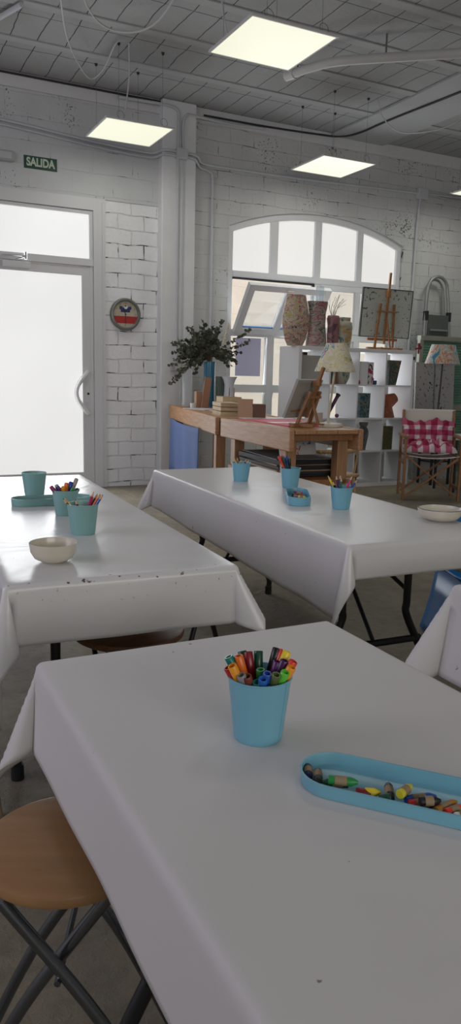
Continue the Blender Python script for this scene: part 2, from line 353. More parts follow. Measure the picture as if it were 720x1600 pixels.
# window wall with arched opening
WX0, WX1, WZ0, WSP, WTOP = 3.63, 5.92, .62, 2.70, 2.925
xm = (WX0 + WX1) / 2; hw = (WX1 - WX0) / 2; sag = WTOP - WSP; AR = (hw * hw + sag * sag) / (2 * sag); AZc = WTOP - AR
def arc(x, inset=0.0): return AZc + math.sqrt(max(0, (AR - inset) ** 2 - (x - xm) ** 2))
NA = 24
bm = MB(); xs = [WX0 + (WX1 - WX0) * i / NA for i in range(NA + 1)]
for ya, yb in ((W, W + .25),):
    poly = [(3.20, 0), (WX0, 0), (WX0, WSP)] 
for i in range(NA):
    a, b_ = xs[i], xs[i + 1]
    for ya in (W,):
        P = [(a, W, arc(a)), (b_, W, arc(b_)), (b_, W, CZ), (a, W, CZ), (a, W + .25, arc(a)), (b_, W + .25, arc(b_)), (b_, W + .25, CZ), (a, W + .25, CZ)]
        bm._add([Vector(p) for p in P], [(0, 1, 2, 3), (7, 6, 5, 4), (0, 4, 5, 1)])
bm.box(3.20, WX0, W, W + .25, 0, CZ).box(WX1, XR, W, W + .25, 0, CZ).box(WX0, WX1, W, W + .25, 0, WZ0)
struct(bm.build('wall_back_right', brick_mat('thickly_painted_brick', (.61, .62, .61), .27, .139, .0030, .40, .9, .5, mortar_shade=.975, peel=.06), weld=True))
side_m = mat('plain_white_wall', (.70, .70, .70), .8)
struct(MB().box(XL - .1, XL, YB, W + .25, 0, CZ).build('wall_left', side_m))
struct(MB().box(XR, XR + .1, YB, W + .25, 0, CZ).build('wall_right', side_m))
struct(MB().box(XL, XR, YB - .1, YB, 0, CZ).build('wall_front', side_m))
struct(MB().box(XL - .1, XR + .1, YB - .1, W + .3, CZ + .15, CZ + .3).build('ceiling_roof', side_m))

# ------------------------------------------------------------------ door
def pane_mat(name, col, e):
    mt = bpy.data.materials.new(name); mt.use_nodes = True; nt = mt.node_tree; b = nt.nodes['Principled BSDF']; L = nt.links.new
    b.inputs['Base Color'].default_value = (.3, .3, .3, 1); b.inputs['Roughness'].default_value = .25
    tc = nn(nt, 'ShaderNodeTexCoord'); n = nn(nt, 'ShaderNodeTexNoise', Scale=.9, Detail=1.0); L(tc.outputs['Object'], n.inputs['Vector'])
    r = ramp(nt, [(.3, tuple(c * .93 for c in col)), (.7, col)]); L(n.outputs['Fac'], r.inputs[0]); L(r.outputs[0], b.inputs['Emission Color'])
    b.inputs['Emission Strength'].default_value = e
    return mt
frost_door = pane_mat('daylit_frosted_door_glass', (1.0, 1.0, .985), PANE_E)
frost_win = pane_mat('daylit_frosted_window_glass', (1.0, .985, .945), PANE_E * .93)
door = bpy.data.objects.new('door_1', None); C.objects.link(door); door.location = (DX0, W, 0); struct(door)
def dl(x): return x - DX0
fr = MB()
fr.box(dl(2.17), dl(DX1), -.02, .09, 0, DZ).box(0, .10, -.02, .09, 0, DZ).box(0, dl(DX1), -.02, .09, 2.68, DZ).box(.10, dl(2.17), -.02, .09, 2.165, 2.235)
fr.box(dl(2.135), dl(2.17), -.005, .07, 0, 2.68).box(.1, dl(2.17), -.005, .07, 2.645, 2.68).box(dl(2.25), dl(2.262), -.03, 0, 0, DZ - .03)
struct(fr.build('door_frame', alu_white, door, bevel=.004))
lf = MB(); x1 = dl(2.155); x0 = .115
lf.box(x1 - .098, x1, 0, .05, .02, 2.16).box(x0, x0 + .098, 0, .05, .02, 2.16).box(x0, x1, 0, .05, 2.075, 2.16).box(x0, x1, 0, .05, .02, .16)
struct(lf.build('door_leaf', alu_white, door, bevel=.004))
struct(MB().box(x0 + .09, x1 - .09, .018, .03, .15, 2.08).build('door_glass', frost_door, door))
struct(MB().box(.1, dl(2.135), .018, .03, 2.235, 2.645).build('transom_glass', frost_door, door))
hd = []
for i in range(13):
    t = -1 + 2 * i / 12; hd.append((dl(2.09) - .11 * math.cos(t * PI / 2) , -.05, .955 + .20 * t))
hh = MB(); hh.tube([(dl(2.095), -.002, .755)] + hd + [(dl(2.095), -.002, 1.155)], .022, 12)
struct(hh.build('door_handle', mat('white_handle', (.75, .75, .77), .3), door, smooth=True))
struct(MB().box(dl(2.085), dl(2.125), -.006, .001, .86, 1.02).build('lock_plate', alu_white, door, bevel=.003))
struct(MB().cone((dl(2.108), -.010, .945), (dl(2.108), .0, .945), .012, .012, 14).build('lock_cylinder', dark_plastic, door))
struct(MB().box(dl(1.30), dl(1.56), -.06, 0, 2.10, 2.155).build('door_closer', alu_white, door, bevel=.006))
struct(MB().bar((dl(1.42), -.05, 2.165), (dl(1.52), -.08, 2.20), .02, .012).bar((dl(1.52), -.08, 2.20), (dl(1.30), -.03, 2.20), .02, .010).cone((dl(1.51), -.075, 2.17), (dl(1.51), -.075, 2.235), .013, .013, 10).build('door_closer_arm', steel, door))

# ------------------------------------------------------------------ arched window
win = bpy.data.objects.new('window_1', None); C.objects.link(win); win.location = (WX0, W, 0); struct(win)
def wl(x): return x - WX0
FT = .068
f = MB()
def arcstrip(mb, xa, xb, in0, in1, y0, y1, n=20):
    for i in range(n):
        a = xa + (xb - xa) * i / n; b_ = xa + (xb - xa) * (i + 1) / n
        P = [(wl(a), y0, arc(a, in1)), (wl(b_), y0, arc(b_, in1)), (wl(b_), y0, arc(b_, in0)), (wl(a), y0, arc(a, in0))]
        Q = [(p[0], y1, p[2]) for p in P]
        mb._add([Vector(p) for p in P + Q], [(0, 1, 2, 3), (7, 6, 5, 4), (0, 4, 5, 1), (3, 2, 6, 7)])
arcstrip(f, WX0, WX1, 0, FT, .03, .11)
f.box(.002, FT - .001, .032, .108, WZ0, arc(WX0, 0) - .01).box(wl(WX1) - FT + .001, wl(WX1) - .002, .032, .108, WZ0, arc(WX1, 0) - .01)
f.box(FT, wl(WX1) - FT, .03, .11, 2.19, 2.262)                    # transom under the arch
MUL = [(4.15, 4.245), (4.712, 4.80), (5.285, 5.365)]
for a, b_ in MUL:
    f._add([Vector(p) for p in [(wl(a), .033, 2.25), (wl(b_), .033, 2.25), (wl(b_), .033, arc(b_, FT / 2)), (wl(a), .033, arc(a, FT / 2)), (wl(a), .107, 2.25), (wl(b_), .107, 2.25), (wl(b_), .107, arc(b_, FT / 2)), (wl(a), .107, arc(a, FT / 2))]], [(0, 1, 2, 3), (7, 6, 5, 4), (0, 4, 7, 3), (1, 2, 6, 5)])
f.box(wl(4.72), wl(4.81), .03, .11, WZ0, 2.19)                    # middle post
f.box(FT, wl(WX1) - FT, .03, .11, 1.575, 1.655)                   # lower transom
f.box(FT, wl(WX1) - FT, .03, .11, .975, 1.065).box(FT, wl(WX1) - FT, .03, .11, WZ0, WZ0 + .07)
f.box(wl(4.145), wl(4.23), .03, .11, WZ0, 1.6).box(wl(5.30), wl(5.38), .03, .11, WZ0, 1.6)
struct(f.build('window_frame', alu_white, win, bevel=.004))
sh = MB(); SY = .05
sh.box(wl(4.81), wl(4.875), SY - .03, SY + .03, 1.655, 2.19).box(wl(5.79), wl(5.85), SY - .03, SY + .03, 1.655, 2.19).box(wl(4.81), wl(5.85), SY - .03, SY + .03, 2.13, 2.19).box(wl(4.81), wl(5.85), SY - .03, SY + .03, 1.655, 1.72).box(wl(5.29), wl(5.36), SY - .03, SY + .03, 1.655, 2.19)
struct(sh.build('fixed_sash', alu_white, win, bevel=.003))
def thinglass():
    mt = bpy.data.materials.new('clear_window_glass'); mt.use_nodes = True; nt = mt.node_tree; L = nt.links.new
    for n in list(nt.nodes):
        if n.type == 'BSDF_PRINCIPLED': nt.nodes.remove(n)
    o = [n for n in nt.nodes if n.type == 'OUTPUT_MATERIAL'][0]
    tr = nn(nt, 'ShaderNodeBsdfTransparent'); tr.inputs[0].default_value = (.93, .95, .96, 1); gl = nn(nt, 'ShaderNodeBsdfGlossy', Roughness=.02)
    fz = nn(nt, 'ShaderNodeFresnel', IOR=1.45); mx = nn(nt, 'ShaderNodeMixShader'); L(fz.outputs[0], mx.inputs[0]); L(tr.outputs[0], mx.inputs[1]); L(gl.outputs[0], mx.inputs[2]); L(mx.outputs[0], o.inputs[0])
    return mt
glass = thinglass()
gp = MB(); xs = [3.70 + (5.85 - 3.70) * i / 20 for i in range(21)]
for i in range(20):
    a, b_ = xs[i], xs[i + 1]; P = [(wl(a), .065, 2.25), (wl(b_), .065, 2.25), (wl(b_), .065, arc(b_, .03)), (wl(a), .065, arc(a, .03))]
    gp._add([Vector(p) for p in P], [(0, 1, 2, 3)])
struct(gp.build('frosted_arch_panes', frost_win, win))
for nm, a, b_, z0, z1 in (('lower_pane', 3.70, 4.15, 1.06, 1.58), ('lower_pane', 4.23, 4.72, 1.06, 1.58), ('lower_pane', 4.81, 5.30, 1.06, 1.58), ('lower_pane', 5.38, 5.86, 1.06, 1.58), ('lower_pane', 3.70, 4.15, .69, .98), ('lower_pane', 4.23, 4.72, .69, .98), ('lower_pane', 4.81, 5.30, .69, .98), ('lower_pane', 5.38, 5.86, .69, .98), ('sash_pane', 4.87, 5.29, 1.71, 2.135), ('sash_pane', 5.36, 5.79, 1.71, 2.135)):
    struct(MB().box(wl(a), wl(b_), .066, .072, z0, z1).build(nm, glass, win))
# open gasket around the tilted sash opening
struct(MB().box(FT, wl(4.72), .02, .04, 2.17, 2.192).box(wl(4.70), wl(4.722), .02, .04, 1.655, 2.19).build('window_gasket', dark_plastic, win))
# sash tilted inwards: hinge at its bottom edge
TL = Matrix.Translation((wl(3.71), .02, 1.615)) @ Matrix.Rotation(R(37), 4, 'X')
ts = MB(); SW = 1.0; SHh = .60
ts.box(0, .075, -.03, .03, 0, SHh, TL).box(SW - .075, SW, -.03, .03, 0, SHh, TL).box(0, SW, -.03, .03, 0, .075, TL).box(0, SW, -.03, .03, SHh - .07, SHh, TL).box(SW / 2 - .04, SW / 2 + .04, -.03, .03, 0, SHh, TL)
tsh = struct(ts.build('tilted_sash', alu_white, win, bevel=.003))
struct(MB().box(.07, SW / 2 - .035, -.004, .004, .07, SHh - .065, TL).box(SW / 2 + .035, SW - .07, -.004, .004, .07, SHh - .065, TL).build('tilted_sash_glass', glass, tsh))
struct(MB().box(.075, SW / 2 - .04, .0, .014, .075, .085, TL).box(SW / 2 + .04, SW - .075, .0, .014, .075, .085, TL).build('blue_sash_film', mat('blue_film', (.10, .35, .75), .4), tsh))
struct(MB().box(SW / 2 - .05, SW / 2 + .03, -.055, -.03, SHh - .055, SHh - .03, TL).box(SW / 2 - .02, SW / 2 , -.055, -.03, SHh - .09, SHh - .03, TL).build('window_latch', mat('cream_latch', (.7, .68, .62), .4), tsh, bevel=.004))
pp = MB()
for i in range(12):
    a = i / 12 * .31; b_ = (i + 1) / 12 * .31; fz = lambda t: .004 * math.sin(t * 20)
    pp._add([Vector(p) for p in [(a, fz(a), 0), (b_, fz(b_), 0), (b_, fz(b_), .41), (a, fz(a), .41), (a, fz(a) + .002, 0), (b_, fz(b_) + .002, 0), (b_, fz(b_) + .002, .41), (a, fz(a) + .002, .41)]], [(0, 1, 2, 3), (7, 6, 5, 4), (0, 4, 5, 1), (3, 2, 6, 7)])
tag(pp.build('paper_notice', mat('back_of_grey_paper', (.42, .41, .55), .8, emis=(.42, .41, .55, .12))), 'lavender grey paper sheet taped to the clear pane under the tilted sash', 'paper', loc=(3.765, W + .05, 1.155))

# ------------------------------------------------------------------ outdoors
out_m = brick_mat('cream_stone_facade', (.78, .70, .60), .9, .42, .006, .3, .4, .5, (.3, .26, .22))
b0 = thing('facade', 'sunlit cream stone house wall across the yard, seen through the arched window', 'building', (0, 11.2, 0))
MB().box(-2, 16, 0, .3, 0, 3.4).build('wall', out_m, b0)
MB().box(-2, 16, -.06, .1, 3.4, 3.5).build('coping', mat('coping_stone', (.6, .55, .48), .8), b0)
struct(MB().box(-4, 20, W + .25, 14, -.12, -.02).build('floor_yard', mat('pale_paving', (.66, .63, .58), .8, var=.08)))
tt = thing('garden_table', 'red topped outdoor table with a white stripe beyond the window', 'table', (4.9, 9.6, 0))
red_p = mat('weathered_red_paint', (.62, .10, .12), .5)
MB().box(-1.1, .75, -.55, -.05, .99, 1.02).box(-1.1, .75, .05, .6, .99, 1.02).build('tabletop', red_p, tt, bevel=.004)
MB().box(-1.1, .75, -.05, .05, .99, 1.023).build('white_stripe', white_melamine, tt)
for sx in (-.95, .62):
    MB().bar((sx, -.45, 0), (sx + .05, -.3, .99), .05, .05).build('leg', brown_wood, tt); MB().bar((sx, .45, 0), (sx + .05, .3, .99), .05, .05).build('leg', brown_wood, tt)

# ------------------------------------------------------------------ conduits, boxes, signs
def pipe(name, pts, r, label, cat='pipe', mt=None, n=10, group=None, smooth=True):
    o = MB().tube([Vector(p) for p in pts], r, n).build(name, mt or conduit_m, smooth=True)
    return tag(o, label, cat, group)
yw = W - .018
pipe('conduit', smoothpath([(XL, yw, 3.40), (.5, yw, 3.385), (1.32, yw, 3.36), (2.2, yw, 3.295), (2.7, yw, 3.275), (2.80, yw - .02, 3.285), (2.86, W - .12, 3.30), (2.98, W - .12, 3.30)], 6), .014, 'upper of two grey conduits along the wall above the door')
pipe('conduit', smoothpath([(XL, yw, 3.36), (.5, yw, 3.345), (1.32, yw, 3.32), (2.2, yw, 3.255), (2.7, yw, 3.235), (2.80, yw - .02, 3.245), (2.86, W - .12, 3.26), (2.98, W - .12, 3.26)], 6), .012, 'lower of two grey conduits along the wall above the door')
yp = W - .10 - .015
tag(MB().box(2.972, 3.085, W - .165, W - .10, 3.235, 3.33).build('junction_box', conduit_m, bevel=.006), 'square grey junction box on the pilaster right of the hanging lamp', 'junction box')
pipe('conduit', [(3.0, yp, 3.24), (3.0, yp, 1.30)], .012, 'left of the pair of conduits running down the pilaster')
pipe('conduit', [(3.055, yp, 3.24), (3.055, yp, .9)], .007, 'thin right conduit of the pair running down the pilaster')
pipe('conduit', smoothpath([(3.0, yp, 3.32), (3.0, yp, 3.62), (2.97, yp, 3.69), (2.85, yp, 3.705), (2.4, yp + .04, 3.71)], 6), .014, 'conduit rising from the junction box and bending left at the ceiling')
pipe('conduit', smoothpath([(3.05, yp, 3.32), (3.05, yp, 3.56), (3.09, yp, 3.65), (3.2, yp + .02, 3.66), (3.6, W - .045, 3.665), (4.0, W - .045, 3.68)], 6), .014, 'conduit rising from the junction box and bending right at the ceiling')
pipe('conduit', smoothpath([(3.08, yp, 3.30), (3.2, yp, 3.29), (3.30, yw, 3.26), (3.5, yw, 3.25), (4.5, yw, 3.262), (6.06, yw, 3.305)], 6), .014, 'long grey conduit along the wall above the arched window')
pipe('conduit', smoothpath([(3.08, yp, 3.265), (3.18, yp, 3.255), (3.28, yw, 3.215), (3.38, yw, 3.19), (3.42, yw, 3.12), (3.42, yw, 2.7), (3.42, yw, 1.0)], 6), .013, 'grey conduit dropping left of the arched window behind the bouquet')
tag(MB().box(6.05, 6.19, W - .06, W, 3.24, 3.36).build('junction_box', conduit_m, bevel=.006), 'square grey junction box on the wall right of the arched window', 'junction box')
pipe('conduit', [(6.10, yw, 3.25), (6.08, yw, 2.9), (6.07, yw, 1.2)], .015, 'grey conduit dropping from the right junction box past the window')
pipe('conduit', smoothpath([(6.19, yw, 3.315), (6.6, yw, 3.325), (7.0, yw, 3.34), (XR, yw, 3.36)], 4), .014, 'grey conduit leaving the right junction box towards the right wall')
pipe('conduit', smoothpath([(6.19, yw, 3.275), (6.28, yw, 3.30), (6.6, yw, 3.29), (7.0, yw, 3.30)], 4), .009, 'thin grey cable under the conduit right of the right junction box', 'cable')
pipe('ceiling_cable', [(XL, W - .04, CZ - .02), (2.9, W - .04, CZ - .02)], .010, 'dark cable in the ceiling corner above the exit sign', 'cable', cable_d, 6)
pipe('ceiling_cable', smoothpath([(3.3, W - .045, 3.70), (4.0, W - .045, 3.705), (4.65, W - .05, 3.725), (4.9, W - .08, 3.735), (5.0, W - .3, 3.73), (5.02, 6.6, 3.73), (5.12, 5.0, 3.73), (5.12, 2, 3.73)], 6), .010, 'dark cable bending from the wall onto the ceiling beam', 'cable', cable_d, 6)
sg = thing('exit_sign', 'dark green SALIDA exit sign on the wall over the door', 'sign', (1.68, W, 3.04))
MB().box(-.152, .152, -.006, 0, -.055, .055).build('sign_plate', mat('dark_green_sign', (.008, .06, .038), .5), sg, bevel=.001)
text('lettering', 'SALIDA', .098, mat('pale_green_letters', (.55, .62, .50), .6), sg, Matrix.Translation((0, -.0065, 0)) @ Matrix.Rotation(PI / 2, 4, 'X'), .0005, .0038, .80)
el = thing('emergency_light', 'grey rounded emergency light fitting left of the exit sign', 'light fitting', (1.26, W, 3.06))
MB().box(-.19, .18, -.055, 0, -.05, .045).build('housing', mat('grey_fitting', (.42, .43, .44), .4), el, bevel=.02)
MB().box(-.17, .155, -.065, -.05, -.035, .03).build('diffuser', mat('milky_diffuser', (.5, .51, .52), .3), el, bevel=.008)
so = thing('wall_outlet', 'grey surface outlet box on the pilaster beside the dried bouquet', 'outlet', (3.0, W - .10, 1.23))
MB().box(-.06, .06, -.045, 0, -.045, .045).build('box', mat('grey_outlet', (.42, .43, .43), .5), so, bevel=.005)
MB().box(-.02, .045, -.052, -.045, -.03, .03).build('cover', mat('cream_outlet', (.6, .58, .52), .4), so, bevel=.003)

# clock
ck = thing('wall_clock', 'round wall clock with grey rim, cream face and red band', 'clock', (2.494, W + .01, 1.733))
MX = Matrix.Rotation(PI / 2, 4, 'X')
MB().lathe([(.128, 0), (.157, .0), (.160, .02), (.152, .042), (.138, .046), (.128, .036), (.127, .018)], 48, M=MX, cap=False).build('rim', mat('grey_clock_rim', (.20, .215, .20), .35, .4), ck, smooth=True)
MB().lathe([(.129, .0165), (.129, .018)], 48, M=MX).build('dial', mat('cream_dial', (.48, .42, .33), .5, var=.12, vscale=20), ck)
red_b = mat('red_band', (.40, .025, .02), .5)
poly = [];
for t in range(9): a = PI + R(8) + (R(44) - R(8)) * t / 8; poly.append((.125 * math.cos(a), .125 * math.sin(a)))
for t in range(9): a = 2 * PI - R(44) + (R(44) - R(8)) * t / 8; poly.append((.125 * math.cos(a), .125 * math.sin(a)))
MB().prism(poly, .0185, .0195, MX).build('red_band', red_b, ck)
blue_b = mat('navy_badge', (.02, .03, .12), .5)
MB().prism([(-.062, .078), (-.062, .05), (-.048, .045), (-.048, .022), (.048, .022), (.048, .045), (.062, .05), (.062, .078), (.03, .078), (.03, .066), (-.03, .066), (-.03, .078)], .0185, .0195, MX).build('badge', blue_b, ck)
MB().lathe([(.017, .0195), (.017, .0205)], 20, c=(.004, .068, 0), M=MX).build('badge_disc', white_melamine, ck)
MB().box(-.006, .008, .074, .088, .0205, .022, MX).build('badge_mark', dark_plastic, ck)
ink = mat('faded_ink', (.12, .09, .07), .6)
for i in range(12):
    a = PI / 2 - i * PI / 6; rr = .108
    s_ = str(12 if i == 0 else i)
    text('numeral', s_, .022, ink, ck, MX @ Matrix.Translation((rr * math.cos(a), rr * math.sin(a), .0197)), .0003)
MB().bar((0, 0, .024), (-.012, .045, .024), .006, .001).build('hour_hand', dark_plastic, ck).matrix_basis = MX
MB().bar((0, .01, .026), (.0, -.1, .026), .004, .001).build('minute_hand', dark_plastic, ck).matrix_basis = MX
MB().cone((0, 0, .02), (0, 0, .028), .007, .007, 12).build('hub', dark_plastic, ck).matrix_basis = MX

# ------------------------------------------------------------------ ceiling lamps and cables
LZ = 3.18
lamp_e = mat('lit_led_diffuser', (.3, .3, .22), .4, emis=(1.0, 1.0, .80, .86))
lamp_f = mat('white_lamp_frame', (.55, .55, .53), .4)
wire_m = mat('thin_steel_wire', (.16, .16, .16), .5)
def led_panel(x, y, label):
    t = thing('led_panel_lamp', label, 'ceiling lamp', (x, y, LZ), 0, 'square hanging LED panels')
    h = .298
    MB().box(-h, h, -h, -h + .014, 0, .012).box(-h, h, h - .014, h, 0, .012).box(-h, -h + .014, -h, h, 0, .012).box(h - .014, h, -h, h, 0, .012).box(-h, h, -h, h, .010, .014).build('frame', lamp_f, t, bevel=.001)
    MB().box(-h + .014, h - .014, -h + .014, h - .014, .001, .005).build('diffuser', lamp_e, t)
    ll = area('led_panel_light', (0, 0, -.004), (0, 0, -1), .56, .56, 5.5, (1, .98, .90)); ll.parent = t
    for sx, sy in ((-.17, -.24), (-.21, .26), (.17, .26), (.21, -.24)):
        sw = MB().tube([(sx, sy, .02), (sx, sy, CZ - LZ)], .0013, 5).build('suspension_wire', wire_m, t)
        MB().cone((sx, sy, CZ - LZ - .018), (sx, sy, CZ - LZ), .010, .014, 8).build('ceiling_hook', dark_plastic, sw)
        MB().cone((sx, sy, .012), (sx, sy, .035), .007, .005, 8).build('wire_clip', dark_plastic, sw)
        lp = [(sx + .03 * math.cos(a) + .015, sy + .012 * math.sin(a), .055 + .035 * math.sin(a)) for a in [2 * PI * k / 14 for k in range(14)]]
        MB().tube(lp, .002, 5, closed=True).build('wire_loop', wire_m, sw)
    return t
led_panel(2.455, 4.50, 'square lit LED panel lamp hanging nearest the camera, largest of all')
led_panel(2.255, 6.63, 'square lit LED panel lamp hanging near the exit sign and pilaster')
led_panel(4.33, 6.62, 'square lit LED panel lamp hanging above the arched window')
led_panel(6.32, 6.55, 'square lit LED panel lamp cut off by the right edge of the photo')
led_panel(2.30, 2.2, 'out-of-view LED panel lamp added to light the near tables')  # extra panel above the view, added for its light
pipe('hanging_cable', smoothpath([(1.20, 4.9, CZ - .01), (1.36, 5.4, 3.62), (1.60, 6.1, 3.58), (1.93, 6.72, 3.585), (2.02, 6.60, 3.63), (2.03, 6.30, 3.72), (2.10, 6.28, 3.75)], 8), .006, 'pale cable sagging from the ceiling to the lamp near the exit sign', 'cable', cable_m, 6)
pipe('hanging_cable', smoothpath([(2.14, 6.30, 3.75), (2.16, 6.36, 3.5), (2.13, 6.40, 3.2)], 6), .006, 'pale supply cable dropping straight to the lamp near the exit sign', 'cable', cable_m, 6)
pipe('hanging_cable', smoothpath([(1.46, 5.2, CZ - .01), (1.58, 5.6, 3.68), (1.78, 5.82, 3.63), (1.99, 5.80, 3.62), (2.12, 5.60, 3.65), (2.16, 5.2, 3.76)], 8), .007, 'pale cable sagging in a loop at the top edge, left of the biggest lamp', 'cable', cable_m, 6)
pipe('hanging_cable', smoothpath([(2.28, 4.9, CZ - .01), (2.28, 4.86, 3.5), (2.29, 4.75, 3.2)], 6), .006, 'grey supply cable dropping to the left corner of the biggest lamp', 'cable', cable_m, 6)
pipe('hanging_cable', smoothpath([(4.62, 6.35, CZ - .01), (4.75, 6.40, 3.62), (4.95, 6.35, 3.52), (5.2, 6.1, 3.53), (5.4, 5.9, 3.66), (5.5, 5.85, 3.72)], 8), .006, 'pale cable sagging below the ceiling beam at the right', 'cable', cable_m, 6)
du = thing('duct_tube', 'thick off white flexible tube curving along the ceiling behind the biggest lamp', 'tube', (3.37, 5.87, 3.6))
o0 = Vector((3.37, 5.87, 3.6))
MB().tube([p - o0 for p in smoothpath([(3.37, 5.87, 3.60), (3.44, 5.66, 3.60), (3.56, 5.44, 3.60), (3.84, 5.20, 3.60), (4.28, 4.85, 3.60), (5.4, 4.0, 3.60)], 8)], .035, 14).build('tube', mat('off_white_tube', (.50, .50, .48), .5, var=.05), du, smooth=True)
MB().cone(Vector((3.36, 5.895, 3.6)) - o0, Vector((3.39, 5.81, 3.6)) - o0, .041, .041, 16).build('collar', lamp_f, du, smooth=True)
MB().bar(Vector((3.84, 5.2, 3.6)) - o0, Vector((3.84, 5.2, CZ)) - o0, .01, .01).bar(Vector((3.40, 5.78, 3.6)) - o0, Vector((3.40, 5.78, CZ)) - o0, .01, .01).build('hanger', wire_m, du)
pipe('ceiling_conduit', [(1.05, 6.6, 3.74), (1.25, 6.05, 3.74)], .02, 'short grey conduit on the ceiling at the top left corner')

# ================================================================== TABLES
TZ = .66
def cloth(name, hx, hy, dr, ears, mt, parent_loc, rz, label, group=None, tiltd=2.0, wave=.004, seed=0):
    """dr = dict of drops: L(at y-,at y+), R(y-,y+), F(x-,x+), B(x-,x+); ears[(sx,sy)] = (azimuth deg, max tilt deg, layer gap)"""
    rnd = random.Random(seed); bm = bmesh.new(); rho = .013
    def lerp(a, b, t): return a + (b - a) * t
    NX, NY, ND = 26, 60, 18
    tl = [0, .02, .045, .08] + [.08 + .92 * i / (ND - 4) for i in range(1, ND - 3)]
    us = [('n', t) for t in tl[:0:-1]] + [('c', -1 + 2 * i / NX) for i in range(NX + 1)] + [('p', t) for t in tl[1:]]
    vs_ = [('n', t) for t in tl[:0:-1]] + [('c', -1 + 2 * i / NY) for i in range(NY + 1)] + [('p', t) for t in tl[1:]]
    ph = [rnd.random() * 6 for _ in range(8)]
    def prof(r):
        s = rho * PI / 2
        if r < s: return rho * math.sin(r / rho), rho * (1 - math.cos(r / rho)), 0
        return rho, rho, r - s
    tb = R(tiltd)
    def pos(u, v):
        (ku, tu), (kv, tv) = u, v
        sx = -1 if ku == 'n' else 1; sy = -1 if kv == 'n' else 1
        if ku == 'c' and kv == 'c': return Vector((tu * hx, tv * hy, 0))
        if ku == 'c' or kv == 'c':
            if kv == 'c':
                key = 'L' if sx < 0 else 'R'; d = lerp(*dr[key], (tv + 1) / 2) * tu; n = Vector((sx, 0, 0)); base = Vector((sx * hx, tv * hy, 0)); s = tv * hy
            else:
                key = 'F' if sy < 0 else 'B'; d = lerp(*dr[key], (tu + 1) / 2) * tv; n = Vector((0, sy, 0)); base = Vector((tu * hx, sy * hy, 0)); s = tu * hx
            o, dn, st = prof(d)
            o += st * math.sin(tb) + st / .3 * wave * (math.sin(s * 9 + ph[0] + sx) + .7 * math.sin(s * 21 + ph[1] + sy))
            return base + n * o + Vector((0, 0, -dn - st * math.cos(tb)))
        a = tu * lerp(*dr['L' if sx < 0 else 'R'], 0 if sy < 0 else 1); b = tv * lerp(*dr['F' if sy < 0 else 'B'], 0 if sx < 0 else 1)
        r = math.hypot(a, b); ph_ = math.degrees(math.atan2(b, a))
        az, T, gap = ears[(sx, sy)]
        e = Vector((math.cos(R(az)), math.sin(R(az)), 0)); q = Vector((-e.y, e.x, 0))
        if q.dot(Vector((sx, 0, 0))) < 0: q = -q
        nrm = Vector((sx * math.cos(R(ph_)), sy * math.sin(R(ph_)), 0)).normalized()
        o, dn, st = prof(r)
        k = 1 - abs(ph_ / 45 - 1); k = k * k * (3 - 2 * k) * .5 + k * .5
        th = R(T) * k
        lat = gap * math.sin(R(ph_) * 4) * st
        blend = 1 - k
        p = Vector((sx * hx, sy * hy, 0)) + nrm * o + nrm * (st * math.sin(tb) * blend) + e * (st * math.sin(th)) + q * lat
        return p + Vector((0, 0, -dn - st * math.cos(max(th, tb * blend))))
    grid = [[bm.verts.new(pos(u, v)) for v in vs_] for u in us]
    for i in range(len(us) - 1):
        for j in range(len(vs_) - 1): bm.faces.new((grid[i][j], grid[i + 1][j], grid[i + 1][j + 1], grid[i][j + 1]))
    bmesh.ops.recalc_face_normals(bm, faces=bm.faces)
    me = bpy.data.meshes.new(name); bm.to_mesh(me); bm.free(); me.materials.append(mt)
    for p in me.polygons: p.use_smooth = True
    o = bpy.data.objects.new(name, me); C.objects.link(o); o.location = (parent_loc[0], parent_loc[1], TZ); o.rotation_euler = (0, 0, rz)
    so_ = o.modifiers.new('thickness', 'SOLIDIFY'); so_.thickness = .0012; so_.offset = 1
    return tag(o, label, 'tablecloth', group)
top_m = mat('grey_table_plastic', (.55, .54, .52), .5)
def folding_table(x, y, rz, hx, hy, label):
    t = thing('folding_table', label, 'table', (x, y, 0), rz)
    MB().box(-hx + .004, hx - .004, -hy + .004, hy - .004, TZ - .045, TZ - .0015).build('tabletop', top_m, t, bevel=.004)
    for sy in (-1, 1):
        ye = sy * (hy - .27)
        for sx in (-1, 1):
            xa, xb = sx * (hx - .16), sx * (hx - .045)
            pts = smoothpath([(xa, ye, TZ - .05), (xa, ye, .50), (xa, ye, .36), (xa * 1.04, ye, .30), (xb * .98, ye, .10), (xb, ye, .03)], 6)
            MB().tube(pts, .0145, 10).cone((xb, ye, 0), (xb, ye, .045), .019, .018, 12).build('leg', black_metal, t, smooth=True)
        MB().tube([(-(hx - .09), ye, .21), (hx - .09, ye, .21)], .014, 8).build('crossbar', black_metal, t, smooth=True)
        MB().tube([(0, ye, .22), (0, ye - sy * .36, TZ - .05)], .008, 8).tube([(hx - .16, ye, .40), (.02, ye - sy * .36, TZ - .05)], .008, 8).bar((-.14, ye - sy * .36, TZ - .052), (.14, ye - sy * .36, TZ - .052), .02, .012).build('brace', black_metal, t, smooth=True)
    return t
T1 = (.572, .337, 0.0, .297, .938); T2 = (1.685, 2.795, R(-2.3), .30, .94); T3 = (.648, 2.735, R(-2.6), .297, .945); T4 = (1.625, .455, R(-1.0), .30, .93)
folding_table(*T1, 'folding table under the nearest white cloth, with the blue marker pail')
folding_table(*T2, 'folding table under the white cloth before the workbenches')
folding_table(*T3, 'folding table under the paint-stained cloth beside the door')
folding_table(*T4, 'folding table under the cloth at the right edge of the photo')
